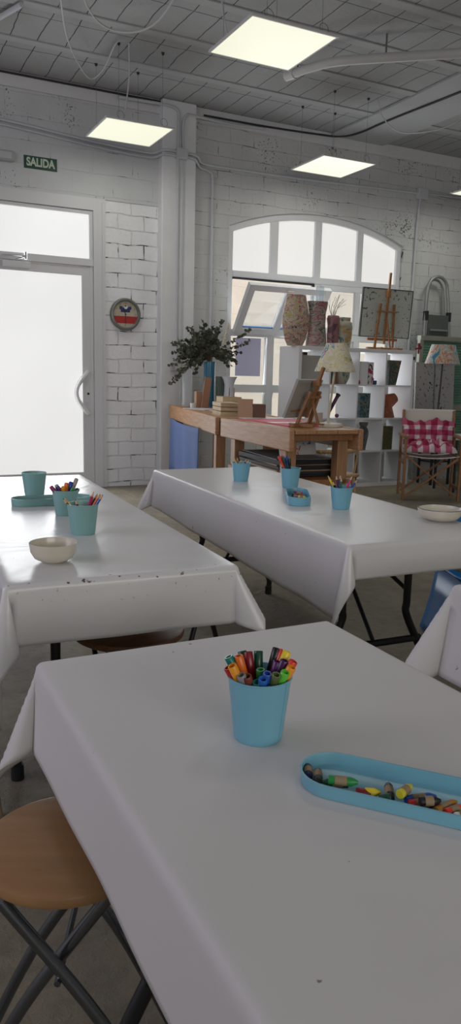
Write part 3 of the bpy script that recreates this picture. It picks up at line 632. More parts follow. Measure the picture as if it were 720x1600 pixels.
cloth('tablecloth', T1[3], T1[4], dict(L=(.13, .17), R=(.16, .16), F=(.15, .15), B=(.20, .16)), {(-1, 1): (158, 21, .13), (1, 1): (45, 20, .1), (-1, -1): (225, 20, .1), (1, -1): (-45, 20, .1)}, cloth_a, T1, T1[2], 'nearest white tablecloth, filling the bottom of the photo', 'white tablecloths', 3.0, .003, 1)
cloth('tablecloth', T2[3], T2[4], dict(L=(.25, .20), R=(.2, .2), F=(.115, .11), B=(.2, .2)), {(-1, 1): (175, 25, .10), (1, 1): (45, 20, .1), (-1, -1): (-110, 14, .16), (1, -1): (-45, 20, .1)}, cloth_c, T2, T2[2], 'glossy white tablecloth carrying three blue pails and a rimmed bowl', 'white tablecloths', 4.0, .005, 2)
cloth('tablecloth', T3[3], T3[4], dict(L=(.38, .30), R=(.12, .12), F=(.16, .165), B=(.15, .15)), {(-1, 1): (135, 20, .10), (1, 1): (45, 20, .1), (-1, -1): (-105, 12, .20), (1, -1): (-40, 32, .12)}, cloth_b, T3, T3[2], 'white tablecloth with paint stains along its near edge', 'white tablecloths', 3.0, .005, 3)
cloth('tablecloth', T4[3], T4[4], dict(L=(.24, .24), R=(.2, .2), F=(.2, .2), B=(.17, .17)), {(-1, 1): (160, 30, .12), (1, 1): (45, 20, .1), (-1, -1): (225, 20, .1), (1, -1): (-45, 20, .1)}, cloth_a, T4, T4[2], 'white tablecloth of the table cut off at the right edge', 'white tablecloths', 8.0, .004, 4)

# ------------------------------------------------------------------ pails, trays, bowls
def pail(x, y, s, mt, label, z=TZ, seam=0.0, hh=.86):
    t = thing('tin_pail', label, 'pail', (x, y, z + .0012), 0)
    b = MB(); b.lathe([(.0001, .003), (.0325 * s, .003), (.0328 * s, .0), (.0335 * s, .001), (.0345 * s, .006), (.0438 * s, .097 * s * hh), (.0455 * s, .0985 * s * hh), (.0455 * s, .1005 * s * hh), (.0435 * s, .1005 * s * hh), (.0425 * s, .0975 * s * hh), (.0335 * s, .007), (.0001, .006)], 40)
    bo = b.build('body', mt, t, smooth=True)
    a = R(seam); r0 = .0346 * s; r1 = .0438 * s
    MB().bar((r0 * math.cos(a), r0 * math.sin(a), .006), (r1 * math.cos(a), r1 * math.sin(a), .096 * s * hh), .003, .0012, (math.cos(a), math.sin(a), 0)).build('seam', mt, bo)
    return t
def tray(x, y, rz, L, mt, label, z=TZ, w_=.049, h=.027):
    t = thing('oval_tray', label, 'tray', (x, y, z + .0012), rz)
    def outline(r, n=14):
        q = L / 2 - w_; P = []
        for i in range(n + 1): a = -PI / 2 + PI * i / n; P.append((q + r * math.cos(a), r * math.sin(a)))
        for i in range(n + 1): a = PI / 2 + PI * i / n; P.append((-q + r * math.cos(a), r * math.sin(a)))
        return P
    b = MB(); rings = []
    prof = [(w_ - .004, 0), (w_ - .001, .001), (w_, .004), (w_ + .001, h - .001), (w_ + .002, h), (w_ + .002, h + .001), (w_ - .001, h + .001), (w_ - .0015, h - .001), (w_ - .002, .004), (w_ - .004, .0028)]
    for r, zz in prof: rings.append([b.bm.verts.new((px, py, zz)) for px, py in outline(r)])
    n = len(rings[0])
    for A, B in zip(rings, rings[1:]):
        for i in range(n): b.bm.faces.new((A[i], A[(i + 1) % n], B[(i + 1) % n], B[i]))
    b.bm.faces.new(rings[0][::-1]); b.bm.faces.new(rings[-1])
    b.build('body', mt, t, smooth=True)
    return t
def pen(base, top, col, label, r=.0056, hollow=True, group=None, caplen=.034, capcol=None):
    base = Vector(base); top = Vector(top); d = top - base; L = d.length
    t = thing('felt_pen', label, 'felt-tip pen', base, 0, group, rot=d.to_track_quat('Z', 'Y').to_euler())
    cm = mat('pen_' + '_'.join('%02d' % int(c * 99) for c in col), col, .3)
    cap = cm if capcol is None else mat('pen_' + '_'.join('%02d' % int(c * 99) for c in capcol), capcol, .3)
    MB().lathe([(.0001, 0), (r * .8, .0), (r * .85, .002), (r * .85, L - caplen)], 10).build('barrel', cm, t, smooth=True)
    if hollow: MB().lathe([(r * .9, L - caplen), (r, L - caplen + .001), (r, L - .001), (r * .9, L), (r * .66, L), (r * .62, L - .008), (.0001, L - .009)], 12).build('cap', cap, t, smooth=True)
    else: MB().lathe([(r * .9, L - caplen), (r, L - caplen + .001), (r, L - .004), (r * .7, L), (.0001, L)], 12).build('cap', cap, t, smooth=True)
    return t
tipwood = mat('pencil_tip_wood', (.62, .42, .25), .7)
def pencil(base, top, col, label, r=.0038, group=None):
    base = Vector(base); top = Vector(top); d = top - base; L = d.length
    t = thing('coloured_pencil', label, 'pencil', base, 0, group, rot=d.to_track_quat('Z', 'Y').to_euler())
    cm = mat('pen_' + '_'.join('%02d' % int(c * 99) for c in col), col, .3)
    MB().lathe([(r, 0), (r, L - .018)], 6).build('shaft', cm, t)
    MB().lathe([(r, L - .018), (r * .38, L - .005)], 8).build('tip', tipwood, t)
    MB().lathe([(r * .38, L - .005), (.0003, L)], 8).build('lead', cm, t)
    return t
wrap_m = mat('crayon_wrapper', (.30, .22, .13), .7)
def crayon(p, q, col, label, z=TZ + .0065, r=.0056, group='crayons', wrap=True):
    p = Vector((p[0], p[1], z + (p[2] if len(p) > 2 else 0))); q = Vector((q[0], q[1], z + (q[2] if len(q) > 2 else 0))); d = q - p; L = d.length
    t = thing('wax_crayon', label, 'crayon', p, 0, group, rot=d.to_track_quat('Z', 'Y').to_euler())
    cm = mat('crayon_' + '_'.join('%02d' % int(c * 99) for c in col), col, .45)
    MB().lathe([(.0001, 0), (r * .35, .0), (r * .9, .007), (r, .009), (r, L - .001), (r * .9, L), (.0001, L)], 12).build('stick', cm, t, smooth=True)
    if wrap: MB().lathe([(r * 1.06, L * .38), (r * 1.06, L * .78)], 12, cap=False).build('wrapper', wrap_m, t, smooth=True)
    return t
RED = (.45, .02, .02); DRED = (.22, .01, .02); GRN = (.02, .25, .06); DGRN = (.01, .07, .04); TEAL = (.01, .18, .16); BLU = (.02, .08, .40); ORG = (.75, .16, .02); AMB = (.80, .32, .02)
YEL = (.80, .62, .03); BLK = (.012, .012, .014); PUR = (.10, .02, .14); GRY = (.25, .25, .26); BRN = (.20, .05, .03); OLV = (.10, .14, .04); LIM = (.12, .55, .05); PNK = (.60, .05, .18); NVY = (.012, .02, .08); OCH = (.42, .20, .03); WHT = (.75, .74, .70); BRT = (.72, .05, .03)

P1 = (.492, .880)
pail(*P1, 1.02, pail_blue, 'blue tin pail full of felt-tip pens on the nearest table', seam=-62, hh=.92)
PENS = [('dark red', RED, (-.046, .009, .109)), ('teal green', TEAL, (-.039, .022, .119)), ('amber', AMB, (-.046, -.003, .116)), ('dark blue', BLU, (-.028, .030, .113)), ('orange', ORG, (-.027, .015, .121)),
        ('dark green, furthest left at the back', DGRN, (-.009, .039, .117)), ('grey', GRY, (-.037, -.013, .105)), ('crimson', DRED, (-.006, .026, .120)), ('brown', BRN, (-.030, -.018, .104)),
        ('tall bottle green', DGRN, (.012, .028, .118)), ('mid green', GRN, (-.004, -.009, .106)), ('short teal', TEAL, (-.018, -.025, .096)), ('bright blue', BLU, (-.003, -.027, .107)), ('short blue', (.03, .14, .5), (-.012, -.031, .102)),
        ('black', BLK, (.035, .014, .124)), ('scarlet', BRT, (.041, .006, .123)), ('purple', PUR, (.024, -.008, .113)), ('yellow', YEL, (.043, -.001, .123)), ('dark purple', (.06, .01, .09), (.030, -.017, .117)),
        ('red', BRT, (.040, -.024, .117)), ('light orange', AMB, (.032, -.033, .113)), ('olive', OLV, (.006, -.036, .107)), ('lime green', LIM, (.020, -.037, .109))]
for nm, col, (a, b_, c_) in PENS:
    pen((P1[0] - a * .15 + random.uniform(-.004, .004), P1[1] - b_ * .15 + random.uniform(-.004, .004), TZ + .009), (P1[0] + a, P1[1] + b_, TZ + c_), col, nm.split(',')[0] + ' felt-tip pen standing in the nearest blue pail' if ',' not in nm else 'dark green felt-tip pen at the back left of the nearest blue pail', r=.0066, group='felt pens in the nearest pail')
tr1 = tray(.613, .627, R(-48), .36, pail_blue, 'long blue oval tray of wax crayons on the nearest table', w_=.043, h=.018)
CR = [('navy', NVY, (.500, .760), (.483, .733)), ('dark grey', (.05, .06, .06), (.506, .747), (.489, .719)), ('dark green', DGRN, (.493, .716), (.521, .700)), ('bright green', GRN, (.524, .684), (.494, .705)), ('dark red', DRED, (.532, .668), (.518, .680)),
      ('yellow', YEL, (.545, .666), (.528, .675)), ('bottle green', DGRN, (.537, .660), (.549, .651)), ('black', BLK, (.567, .680), (.547, .650)), ('pale yellow', (.6, .55, .03), (.580, .652), (.553, .641)), ('blue', BLU, (.602, .632), (.562, .640)), ('red', RED, (.596, .619), (.560, .632)),
      ('charcoal', BLK, (.590, .611), (.566, .620)), ('ochre', OCH, (.617, .613), (.580, .607)), ('orange', BRT, (.618, .600), (.588, .599)), ('white', WHT, (.612, .584), (.592, .588)), ('brown', BRN, (.64, .575), (.66, .555)), ('pink', PNK, (.66, .60), (.68, .57))]
for i, (nm, col, p, q) in enumerate(CR):
    sh_ = 0.0
    crayon((p[0] + .005, p[1] + .006, .0), (q[0] + .005, q[1] + .006, .0), col, nm + ' wax crayon lying in the long blue tray', z=TZ + .0115 + (.009 if nm in ('charcoal', 'bright green', 'pale yellow') else 0), group='crayons in the long blue tray', wrap=nm not in ('yellow', 'dark red', 'bottle green'))

# left table
tl_p = pail(.645, 3.09, 1.12, pail_teal, 'empty teal tin pail at the far end of the stained table', seam=200)
P5 = (.66, 2.64); pail(*P5, 1.06, pail_teal, 'teal tin pail of chunky markers behind the pail of pencils', seam=150)
P6 = (.632, 2.31); pail(*P6, 1.12, pail_teal, 'teal tin pail of sharpened pencils nearest the cream bowl', seam=-75)
tray(.665, 2.88, R(-3), .30, pail_teal, 'teal oval tray lying between the teal pails')
crayon((.55, 2.89), (.575, 2.885), DGRN, 'dark green crayon lying at the left end of the teal tray', z=TZ + .0105, group='crayons in the teal tray')
def ptop(P, u, v, g):                                     # top of a pen leaning in pail P, g metres behind its centre
    d = ray(u, v); n = Vector((P[0], P[1], 0)); L = n.length; n.normalize(); t = (L + g) / d.dot(n); return Vector((d.x * t, d.y * t, H + d.z * t))
def fill(P, items, fn, where, group):
    for nm, col, u, v, g in items:
        top = ptop(P, u, v, g); off = Vector((top.x - P[0], top.y - P[1], 0))
        fn((P[0] - off.x * .22, P[1] - off.y * .22, TZ + .010), top, col, nm + ' ' + where, group=group)
ox, oy, sc = 60, 740, 6.0
def z6(x, y): return (ox + x / sc, oy + y / sc)
fill(P5, [('pink chunky marker', PNK, *z6(115, 118), 0), ('white-capped marker', (.4, .5, .45), *z6(165, 102), .02), ('plum marker', (.2, .03, .12), *z6(125, 130), -.02), ('purple marker', PUR, *z6(178, 118), -.015), ('amber marker', AMB, *z6(230, 120), -.02), ('orange marker', ORG, *z6(262, 84), .0), ('blue marker', BLU, *z6(306, 75), .015), ('green marker', GRN, *z6(325, 135), -.02), ('grey marker', (.4, .33, .33), *z6(360, 45), .02), ('dark green marker', DGRN, *z6(375, 140), .0)],
     lambda a, b, c, l, group: pen(a, b, c, l, r=.0075, hollow=False, group=group), 'in the teal pail behind the pencils', 'markers in the teal pail')
fill(P6, [('dark green pencil', DGRN, *z6(230, 232), .0), ('yellow pencil', YEL, *z6(245, 228), .005), ('navy pencil', NVY, *z6(346, 240), .03), ('crimson pencil', (.45, .02, .10), *z6(520, 165), .01), ('black pencil', BLK, *z6(556, 185), .015), ('orange pencil', ORG, *z6(580, 185), .0), ('brown pencil', BRN, *z6(540, 200), .03), ('blue pencil', BLU, *z6(608, 195), -.01), ('tan pencil', OCH, *z6(590, 190), .03)],
     lambda a, b, c, l, group: pencil(a, b, c, l, r=.0045, group=group), 'in the teal pail of sharpened pencils', 'pencils in the teal pail')
def bowl(x, y, r, h, rim, label, z=TZ):
    t = thing('ceramic_bowl', label, 'bowl', (x, y, z + .0012), 0)
    wob = lambda a, zz: .012 * math.sin(2 * a + .5) + .01 * math.sin(3 * a)
    MB().lathe([(.0001, .002), (r * .42, .002), (r * .45, 0), (r * .52, .002), (r * .80, h * .22), (r * .95, h * .52), (r, h * .98), (r * .985, h), (r * .965, h * .98), (r * .91, h * .55), (r * .75, h * .27), (r * .4, h * .12), (.0001, h * .10)], 44, wob=wob).build('body', ceramic, t, smooth=True)
    if rim: MB().lathe([(r * .992, h * .955), (r * 1.004, h * .985), (r * .985, h * 1.012), (r * .955, h * .985)], 44, wob=wob, cap=False).build('rim', ceramic_rim, t, smooth=True, weld=False)
    return t
bowl(.462, 1.985, .064, .054, False, 'small cream ceramic bowl on the stained table')
bowl(1.905, 2.095, .082, .046, True, 'wide white bowl with dark blue rim on the glossy tablecloth')
# right table
P7 = (1.67, 3.24); P8 = (1.79, 2.975); P9 = (1.695, 2.425)
pail(*P7, 1.04, pail_blue, 'blue tin pail furthest back on the glossy tablecloth', seam=20)
pail(*P8, 1.06, pail_blue, 'middle blue tin pail holding red and blue markers', seam=20)
pail(*P9, 1.0, pail_blue, 'blue tin pail of coloured pencils nearest the rimmed bowl', seam=-20)
fill(P7, [('yellow pencil', YEL, 366, 716, .0), ('brown pencil', BRN, 370, 714, .01), ('green pencil', DGRN, 376, 717, .0), ('purple pencil', PUR, 385, 716, .01), ('ochre pencil', OCH, 389, 718, -.01)], lambda a, b, c, l, group: pencil(a, b, c, l, r=.0042, group=group), 'in the furthest blue pail', 'pencils in the furthest blue pail')
fill(P8, [('red marker', BRT, 435, 713, .0), ('second, shorter red marker', RED, 440, 712, .015), ('green marker', DGRN, 442, 713, -.01), ('blue marker', BLU, 447, 712, .01), ('black marker', BLK, 452, 716, .0)], lambda a, b, c, l, group: pen(a, b, c, l, r=.0065, hollow=False, group=group), 'in the middle blue pail', 'markers in the middle blue pail')
zz = lambda x, y: (460 + x / 4, 530 + y / 4)
fill(P9, [('yellow pencil', YEL, *zz(208, 852), .0), ('purple pencil', PUR, *zz(258, 850), .015), ('navy pencil', NVY, *zz(286, 845), .01), ('teal pencil', TEAL, *zz(292, 860), .0), ('pink pencil', PNK, *zz(362, 852), -.01), ('blue pencil', BLU, *zz(396, 874), .01), ('black pencil', BLK, *zz(236, 885), -.01)], lambda a, b, c, l, group: pencil(a, b, c, l, r=.0045, group=group), 'in the blue pail beside the rimmed bowl', 'pencils in the nearest pail of the glossy table')
tray(1.625, 2.635, R(62), .27, pail_blue, 'short blue tray heaped with crayons between the blue pails', w_=.046, h=.034)
rc = random.Random(3)
names = ['red', 'orange', 'yellow', 'green', 'blue', 'brown', 'black', 'white', 'pink', 'amber', 'teal', 'purple', 'dark red', 'ochre']
colz = [RED, ORG, YEL, GRN, BLU, BRN, BLK, WHT, PNK, AMB, TEAL, PUR, DRED, OCH]
for i in range(14):
    k = (i - 6.5) / 6.5 * .085; ux, uy = math.cos(R(62)), math.sin(R(62)); off = rc.uniform(-.014, .014)
    px = 1.625 + ux * k - uy * off; py = 2.635 + uy * k + ux * off; a = rc.uniform(0, PI); l = .016
    crayon((px - l * math.cos(a), py - l * math.sin(a), 0), (px + l * math.cos(a), py + l * math.sin(a), rc.uniform(0, .006)), colz[i], names[i] + ' crayon in the heaped short blue tray', z=TZ + .011 + (i % 3) * .008, group='crayons in the short blue tray', wrap=i % 2 == 0)

# ------------------------------------------------------------------ stools
def stool(x, y, rz, zs, r, label, seatm=beech, legm=steel):
    t = thing('folding_stool', label, 'stool', (x, y, 0), rz)
    MB().lathe([(.0001, zs - .024), (r - .012, zs - .024), (r - .002, zs - .018), (r, zs - .011), (r - .003, zs - .003), (r - .010, zs), (.0001, zs)], 48).build('seat', seatm, t, smooth=True)
    w1, w2 = .10, .075
    for s in (-1, 1):
        MB().tube(smoothpath([(-.08, s * w1, zs - .03), (.06, s * w1, .22), (.15, s * w1, .04), (.16, s * w1, .012)], 6), .0098, 10).build('leg', legm, t, smooth=True)
        MB().tube(smoothpath([(.08, s * w2, zs - .03), (-.06, s * w2, .22), (-.15, s * w2, .04), (-.16, s * w2, .012)], 6), .0098, 10).build('leg', legm, t, smooth=True)
    MB().tube([(.16, -w1, .0125), (.16, w1, .0125)], .0098, 8).build('foot_bar', legm, t, smooth=True)
    MB().tube([(-.16, -w2, .0125), (-.16, w2, .0125)], .0098, 8).build('foot_bar', legm, t, smooth=True)
    MB().tube([(-.0, -w1 - .01, .29), (-.0, w1 + .01, .29)], .005, 8).build('pivot', legm, t, smooth=True)
    return t
gun = mat('gunmetal_tube', (.20, .215, .24), .25, .9)
stool(.262, 1.062, R(-24), .45, .137, 'round beech folding stool with dark tube legs beside the nearest table', beech, gun)
stool(.70, 2.06, R(10), .42, .165, 'round brown folding stool under the near end of the stained table', brown_wood, black_metal)
stool(1.08, 2.55, R(40), .44, .15, 'round orange brown folding stool between the two middle tables', beech, black_metal)
# wooden legged stool at the far left
ws = thing('wooden_stool', 'wooden stool with round pale legs under the left edge of the stained cloth', 'stool', (.175, 2.02, 0))
MB().lathe([(.0001, .40), (.15, .40), (.155, .41), (.15, .42), (.0001, .42)], 28).build('seat', beech, ws, smooth=True)
for a in (-50, 40, 130, 220):
    ca, sa = math.cos(R(a)), math.sin(R(a)); MB().cone((ca * .165, sa * .165, 0), (ca * .10, sa * .10, .40), .013, .017, 12).build('leg', wood_mat('pale_leg_wood', (.36, .27, .18), .5, 2) if a == -50 else pale_wood, ws, smooth=True)

# blue plastic chairs behind the glossy table
blue_pl = mat('blue_chair_plastic', (.008, .12, .36), .3)
pc = thing('plastic_chair', 'blue moulded plastic chair behind the near end of the glossy table', 'chair', (2.50, 2.44, 0), R(-20))
def shell(name, rows, parent, th=.006):
    b = MB(); g = [[b.bm.verts.new(p) for p in r] for r in rows]
    for A, B in zip(g, g[1:]):
        for k in range(len(A) - 1): b.bm.faces.new((A[k], A[k + 1], B[k + 1], B[k]))
    o = b.build(name, blue_pl, parent, smooth=True); o.modifiers.new('t', 'SOLIDIFY').thickness = th
    return o
ks = [-1 + 2 * k / 10 for k in range(11)]
shell('seat', [[(.17 * k, yy, .315 + .012 * k * k - .004 * (j == 3)) for k in ks] for j, yy in enumerate((-.17, -.08, .03, .14))], pc)
shell('backrest', [[((.17 - .02 * t) * k, .14 + .05 * t + .02 * (1 - k * k), .30 + .27 * t - .02 * k * k * t) for k in ks] for t in (0, .25, .5, .75, 1)], pc)
for sx in (-1, 1):
    shell('side_leg', [[(sx * (.165 + .05 * (1 - t) ** 1.6), (-.165 - .03 * (1 - t)) + (.31 + .06 * (1 - t)) * k / 8, .012 + .305 * t + (0 if t > .3 else .0)) for k in range(9)] for t in (0, .1, .3, .6, 1)], pc)
shell('front_panel', [[((.165 + .05 * (1 - t) ** 1.6) * k, -.165 - .03 * (1 - t), .012 + .305 * t) for k in ks] for t in (0, .1, .3, .6, 1)], pc)

# ================================================================== WORKBENCHES
def bench(x, y, rz, L, Wd, zt, label, legs_x=True, shelf=False):
    """origin at the near left corner, length along +y, width along +x"""
    t = thing('workbench', label, 'workbench', (x, y, 0), rz)
    MB().box(0, .035, 0, L, zt - .135, zt).build('side_board', pine, t, bevel=.006)
    MB().box(Wd - .035, Wd, 0, L, zt - .135, zt).build('side_board', pine, t, bevel=.006)
    for k in range(3):
        a = .037 + (Wd - .074) * k / 3; MB().box(a, a + (Wd - .074) / 3 - .003, 0.0, L, zt - .03, zt - .004).build('top_plank', pine, t, bevel=.003)
    MB().box(.035, Wd - .035, .07, .10, zt - .075, zt - .032).build('cross_rail', oiled, t); MB().box(.035, Wd - .035, L - .10, L - .07, zt - .12, zt - .032).build('cross_rail', oiled, t)
    for ly in (.16, L - .16):
        for lx in (.037, Wd - .037 - .075): MB().box(lx, lx + .075, ly - .04, ly + .04, 0, zt - .031).build('leg', pine_v, t, bevel=.004)
    if shelf: MB().box(.02, Wd - .02, .12, L - .12, .49, .52).build('lower_shelf', oiled, t)
    return t
BZ = .85
# left bench: left edge from (2.90, 7.28) to (2.44, 5.10)
ang1 = math.atan2(2.43 - 2.885, 7.22 - 5.10)     # rotation of +y axis
bench(2.447, 5.19, ang1, 2.10, .55, BZ, 'long pine workbench against the pilaster, under the dried bouquet')
ang2 = math.atan2(2.35 - 2.43, 5.07 - 3.93)
bench(2.35, 3.93, ang2, 1.14, .52, BZ, 'shorter pine workbench nearer the camera carrying easel and table lamp', shelf=True)
def bl(ang, ox_, oy_, x, y): return (ox_ + x * math.cos(ang) - y * math.sin(ang), oy_ + x * math.sin(ang) + y * math.cos(ang))
def b1(x, y): return bl(ang1, 2.447, 5.19, x, y)
def b2(x, y): return bl(ang2, 2.35, 3.93, x, y)
# blue cloth hung on the left bench
bc = MB(); n = 36; rows = []
for j in range(9):
    z_ = .73 - j * .065; rows.append([])
    for i in range(n + 1):
        k = i / n; yy = .52 + 1.38 * k; sg_ = .012 + .010 * math.sin(k * 19 + j * .1) * (.25 + j / 9)
        px, py = b1(-.006 - sg_, yy); rows[-1].append(bc.bm.verts.new((px - 2.5, py - 6, z_ - .02 * math.sin(k * PI) * (1 if j == 0 else 0))))
for A, B in zip(rows, rows[1:]):
    for i in range(n): bc.bm.faces.new((A[i], A[i + 1], B[i + 1], B[i]))
o = bc.build('hanging_cloth', mat('blue_cotton', (.10, .15, .32), .85, bump=.2, bscale=200), smooth=True)
tag(o, 'blue cotton cloth hanging down the side of the long workbench', 'cloth', loc=(2.5, 6, 0)); o.modifiers.new('t', 'SOLIDIFY').thickness = .002

# clutter stored under the near bench
stk_cols = [(.015, .015, .02), (.03, .03, .035), (.36, .24, .14), (.02, .02, .025), (.30, .20, .12), (.012, .014, .02), (.20, .19, .18)]
stk_n = ['black portfolio lowest in the pile under the near workbench', 'dark grey portfolio second from the bottom of the pile', 'brown cardboard sheet low in the pile under the bench', 'black folder in the middle of the pile under the bench', 'kraft cardboard sheet under the top black portfolio', 'thick black portfolio near the top of the pile under the bench', 'grey board on top of the pile under the near workbench']
z_ = .5215
for i, c_ in enumerate(stk_cols):
    h_ = [.018, .018, .010, .022, .010, .03, .006][i]
    px, py = b2(.27 + .01 * math.sin(i * 2.1), .56 + .015 * math.cos(i * 1.7))
    b = MB().box(-.22, .22, -.31, .31, 0, h_); o = b.build('portfolio' if c_[0] < .1 else 'cardboard_sheet', mat('stack_%d' % i, c_, .6, var=.1), bevel=.003)
    tag(o, stk_n[i], 'folder' if c_[0] < .1 else 'board', 'flat pile under the near workbench', (px, py, z_ + .0005), ang2 + .06 * math.sin(i * 3)); z_ += h_ + .001
px, py = b2(.27, .42)
o = MB().box(-.14, .14, -.008, .008, -.075, .075).build('painted_canvas', paint_mat('red_blue_white_painting', [(.05, .12, .30), (.6, .58, .56), (.6, .58, .56), (.5, .08, .05), (.6, .56, .5)], 9.0, 1.0), bevel=.002)
tag(o, 'red, white and blue painted canvas stored under the near workbench', 'painting', loc=(px, py, .722), rz=0); o.rotation_euler = (R(-14), 0, 0)

# things on the benches ------------------------------------------------------
def bottle(name, x, y, prof, mt, label, cat='vase', z=BZ - .004, n=24):
    return tag(MB().lathe(prof, n).build(name, mt, smooth=True), label, cat, loc=(x, y, z))
def glass_like(name, col, a):                                # tinted thin glass
    mt = bpy.data.materials.new(name); mt.use_nodes = True; nt = mt.node_tree; L = nt.links.new
    b = nt.nodes['Principled BSDF']; b.inputs['Base Color'].default_value = (*col, 1); b.inputs['Roughness'].default_value = .06
    o = [n for n in nt.nodes if n.type == 'OUTPUT_MATERIAL'][0]; tr = nn(nt, 'ShaderNodeBsdfTransparent'); tr.inputs[0].default_value = (*[min(1, .4 + c) for c in col], 1)
    mx = nn(nt, 'ShaderNodeMixShader'); mx.inputs[0].default_value = a; L(tr.outputs[0], mx.inputs[1]); L(b.outputs[0], mx.inputs[2]); L(mx.outputs[0], o.inputs[0])
    return mt
def vprof(r0, r1, h, t=.003, rf=None): return [(.0001, 0), (r0, 0), (r0, .004), (r1, h), (r1 - t, h), (r0 - t, .012), (.0001, .012)]
VX, VY = 3.144, 6.83
bottle('teal_glass_vase', VX, VY, vprof(.050, .058, .44), paint_mat('teal_blue_glass', [(.05, .22, .30), (.04, .16, .26), (.25, .36, .36)], 3.0, .5, .15), 'tall teal glass vase holding the dried eucalyptus bouquet')
bottle('clear_glass_vase', 2.92, 6.86, vprof(.046, .05, .36), glass_like('clear_glass_vase_m', (.62, .66, .68), .30), 'tall clear glass vase at the left end of the long workbench')
bottle('grey_glass_vase', 3.22, 6.74, vprof(.042, .045, .30), glass_like('smoky_glass_vase_m', (.16, .20, .18), .6), 'smoky grey green glass vase right of the teal vase')
bottle('white_glass_jug', 3.25, 6.60, [(.0001, 0), (.055, 0), (.058, .01), (.05, .14), (.044, .22), (.058, .27), (.075, .30), (.071, .30), (.05, .26), (.04, .22), (.045, .02), (.0001, .015)], glass_like('milky_white_glass', (.70, .74, .80), .75), 'milky white glass jug with flared lip on the long workbench', 'jug')
tag(MB().box(-.035, .035, -.02, .02, 0, .155).build('cardboard_box', cardboard, bevel=.003), 'small brown cardboard box between the clear and teal vases', 'box', loc=(2.98, 6.72, BZ - .004), rz=.2)
o = MB().box(-.035, .035, -.006, .006, 0, .29).build('cardboard_strip', mat('brown_card_strip', (.36, .20, .12), .8), bevel=.001); tag(o, 'tall strip of brown cardboard leaning beside the teal vase', 'cardboard', loc=(3.02, 6.66, BZ - .002)); o.rotation_euler = (R(-4), R(9), 0)
bottle('white_pot', 2.90, 6.66, vprof(.026, .028, .045), white_melamine, 'tiny white pot at the left end of the long workbench', 'pot')
tag(MB().box(-.11, .11, -.15, .15, 0, .008).build('sketchbook', mat('pale_grey_paper', (.52, .53, .55), .7), bevel=.002), 'thin pale grey sketchbook lying before the vases', 'book', loc=(2.86, 6.35, BZ - .004), rz=.3)
tag(MB().box(-.10, .10, -.14, .14, 0, .006).build('sketchbook', mat('white_paper', (.62, .62, .62), .7), bevel=.002), 'white sketchbook lying nearer the wooden box', 'book', loc=(2.93, 6.02, BZ - .004), rz=-.1)
# wooden boxes
wb = thing('wooden_box', 'pale slatted wooden box standing on the long workbench', 'box', (2.68, 5.50, BZ - .004), ang1)
for k in range(3): MB().box(-.075, .075, -.15, .15, .004 + k * .034, .034 + k * .034).build('slat_layer', pale_wood, wb, bevel=.003)
MB().box(-.085, .085, -.16, .16, .0, .006).build('base_board', pale_wood, wb)
wb2 = thing('brush_box', 'shallow wooden box of brushes behind the slatted box', 'box', (2.83, 5.75, BZ - .004), ang1)
MB().box(-.08, .08, -.12, -.11, 0, .14).box(-.08, .08, .11, .12, 0, .14).box(-.08, -.07, -.12, .12, 0, .14).box(.07, .08, -.12, .12, 0, .14).box(-.08, .08, -.12, .12, 0, .01).build('box_walls', pale_wood, wb2, bevel=.002)
for k, (a, b_) in enumerate(((.0, .0), (.035, -.02))):
    br = thing('paint_brush', ['left thin paint brush upright in the wooden brush box', 'right thin paint brush upright in the wooden brush box'][k], 'brush', (2.83 + a, 5.75 + b_, BZ + .008), 0, 'brushes in the box')
    MB().cone((0, 0, 0), (.004, 0, .17), .003, .004, 8).build('handle', brown_wood, br); MB().cone((.004, 0, .17), (.004, 0, .20), .004, .003, 8).build('bristles', oiled, br)
o = MB().box(-.055, .055, -.004, .004, 0, .15).build('card_stand', cardboard, bevel=.002); tag(o, 'light brown card standing tilted on the joint of the workbenches', 'card', loc=(2.60, 5.0, BZ - .003)); o.rotation_euler = (R(-16), 0, R(-28))
tag(MB().box(-.05, .05, -.05, .05, 0, .11).build('dark_block', mat('dark_brown_card', (.16, .09, .06), .7), bevel=.004), 'dark brown block behind the tilted card', 'block', loc=(2.72, 5.02, BZ - .004), rz=-.4)
rb = thing('red_board', 'red board with a white stripe lying flat on the near workbench', 'board', (*b2(.32, .66), BZ - .004), ang2)
rm_ = mat('red_pink_card', (.62, .10, .14), .6)
MB().prism([(-.20, -.40), (.17, -.40), (.2, -.36), (.2, .42), (-.20, .42)], 0, .010).build('panel', rm_, rb)
MB().box(-.2, .2, -.17, -.08, .010, .0115).box(-.2, .2, .30, .42, .010, .0115).build('stripe', white_melamine, rb)

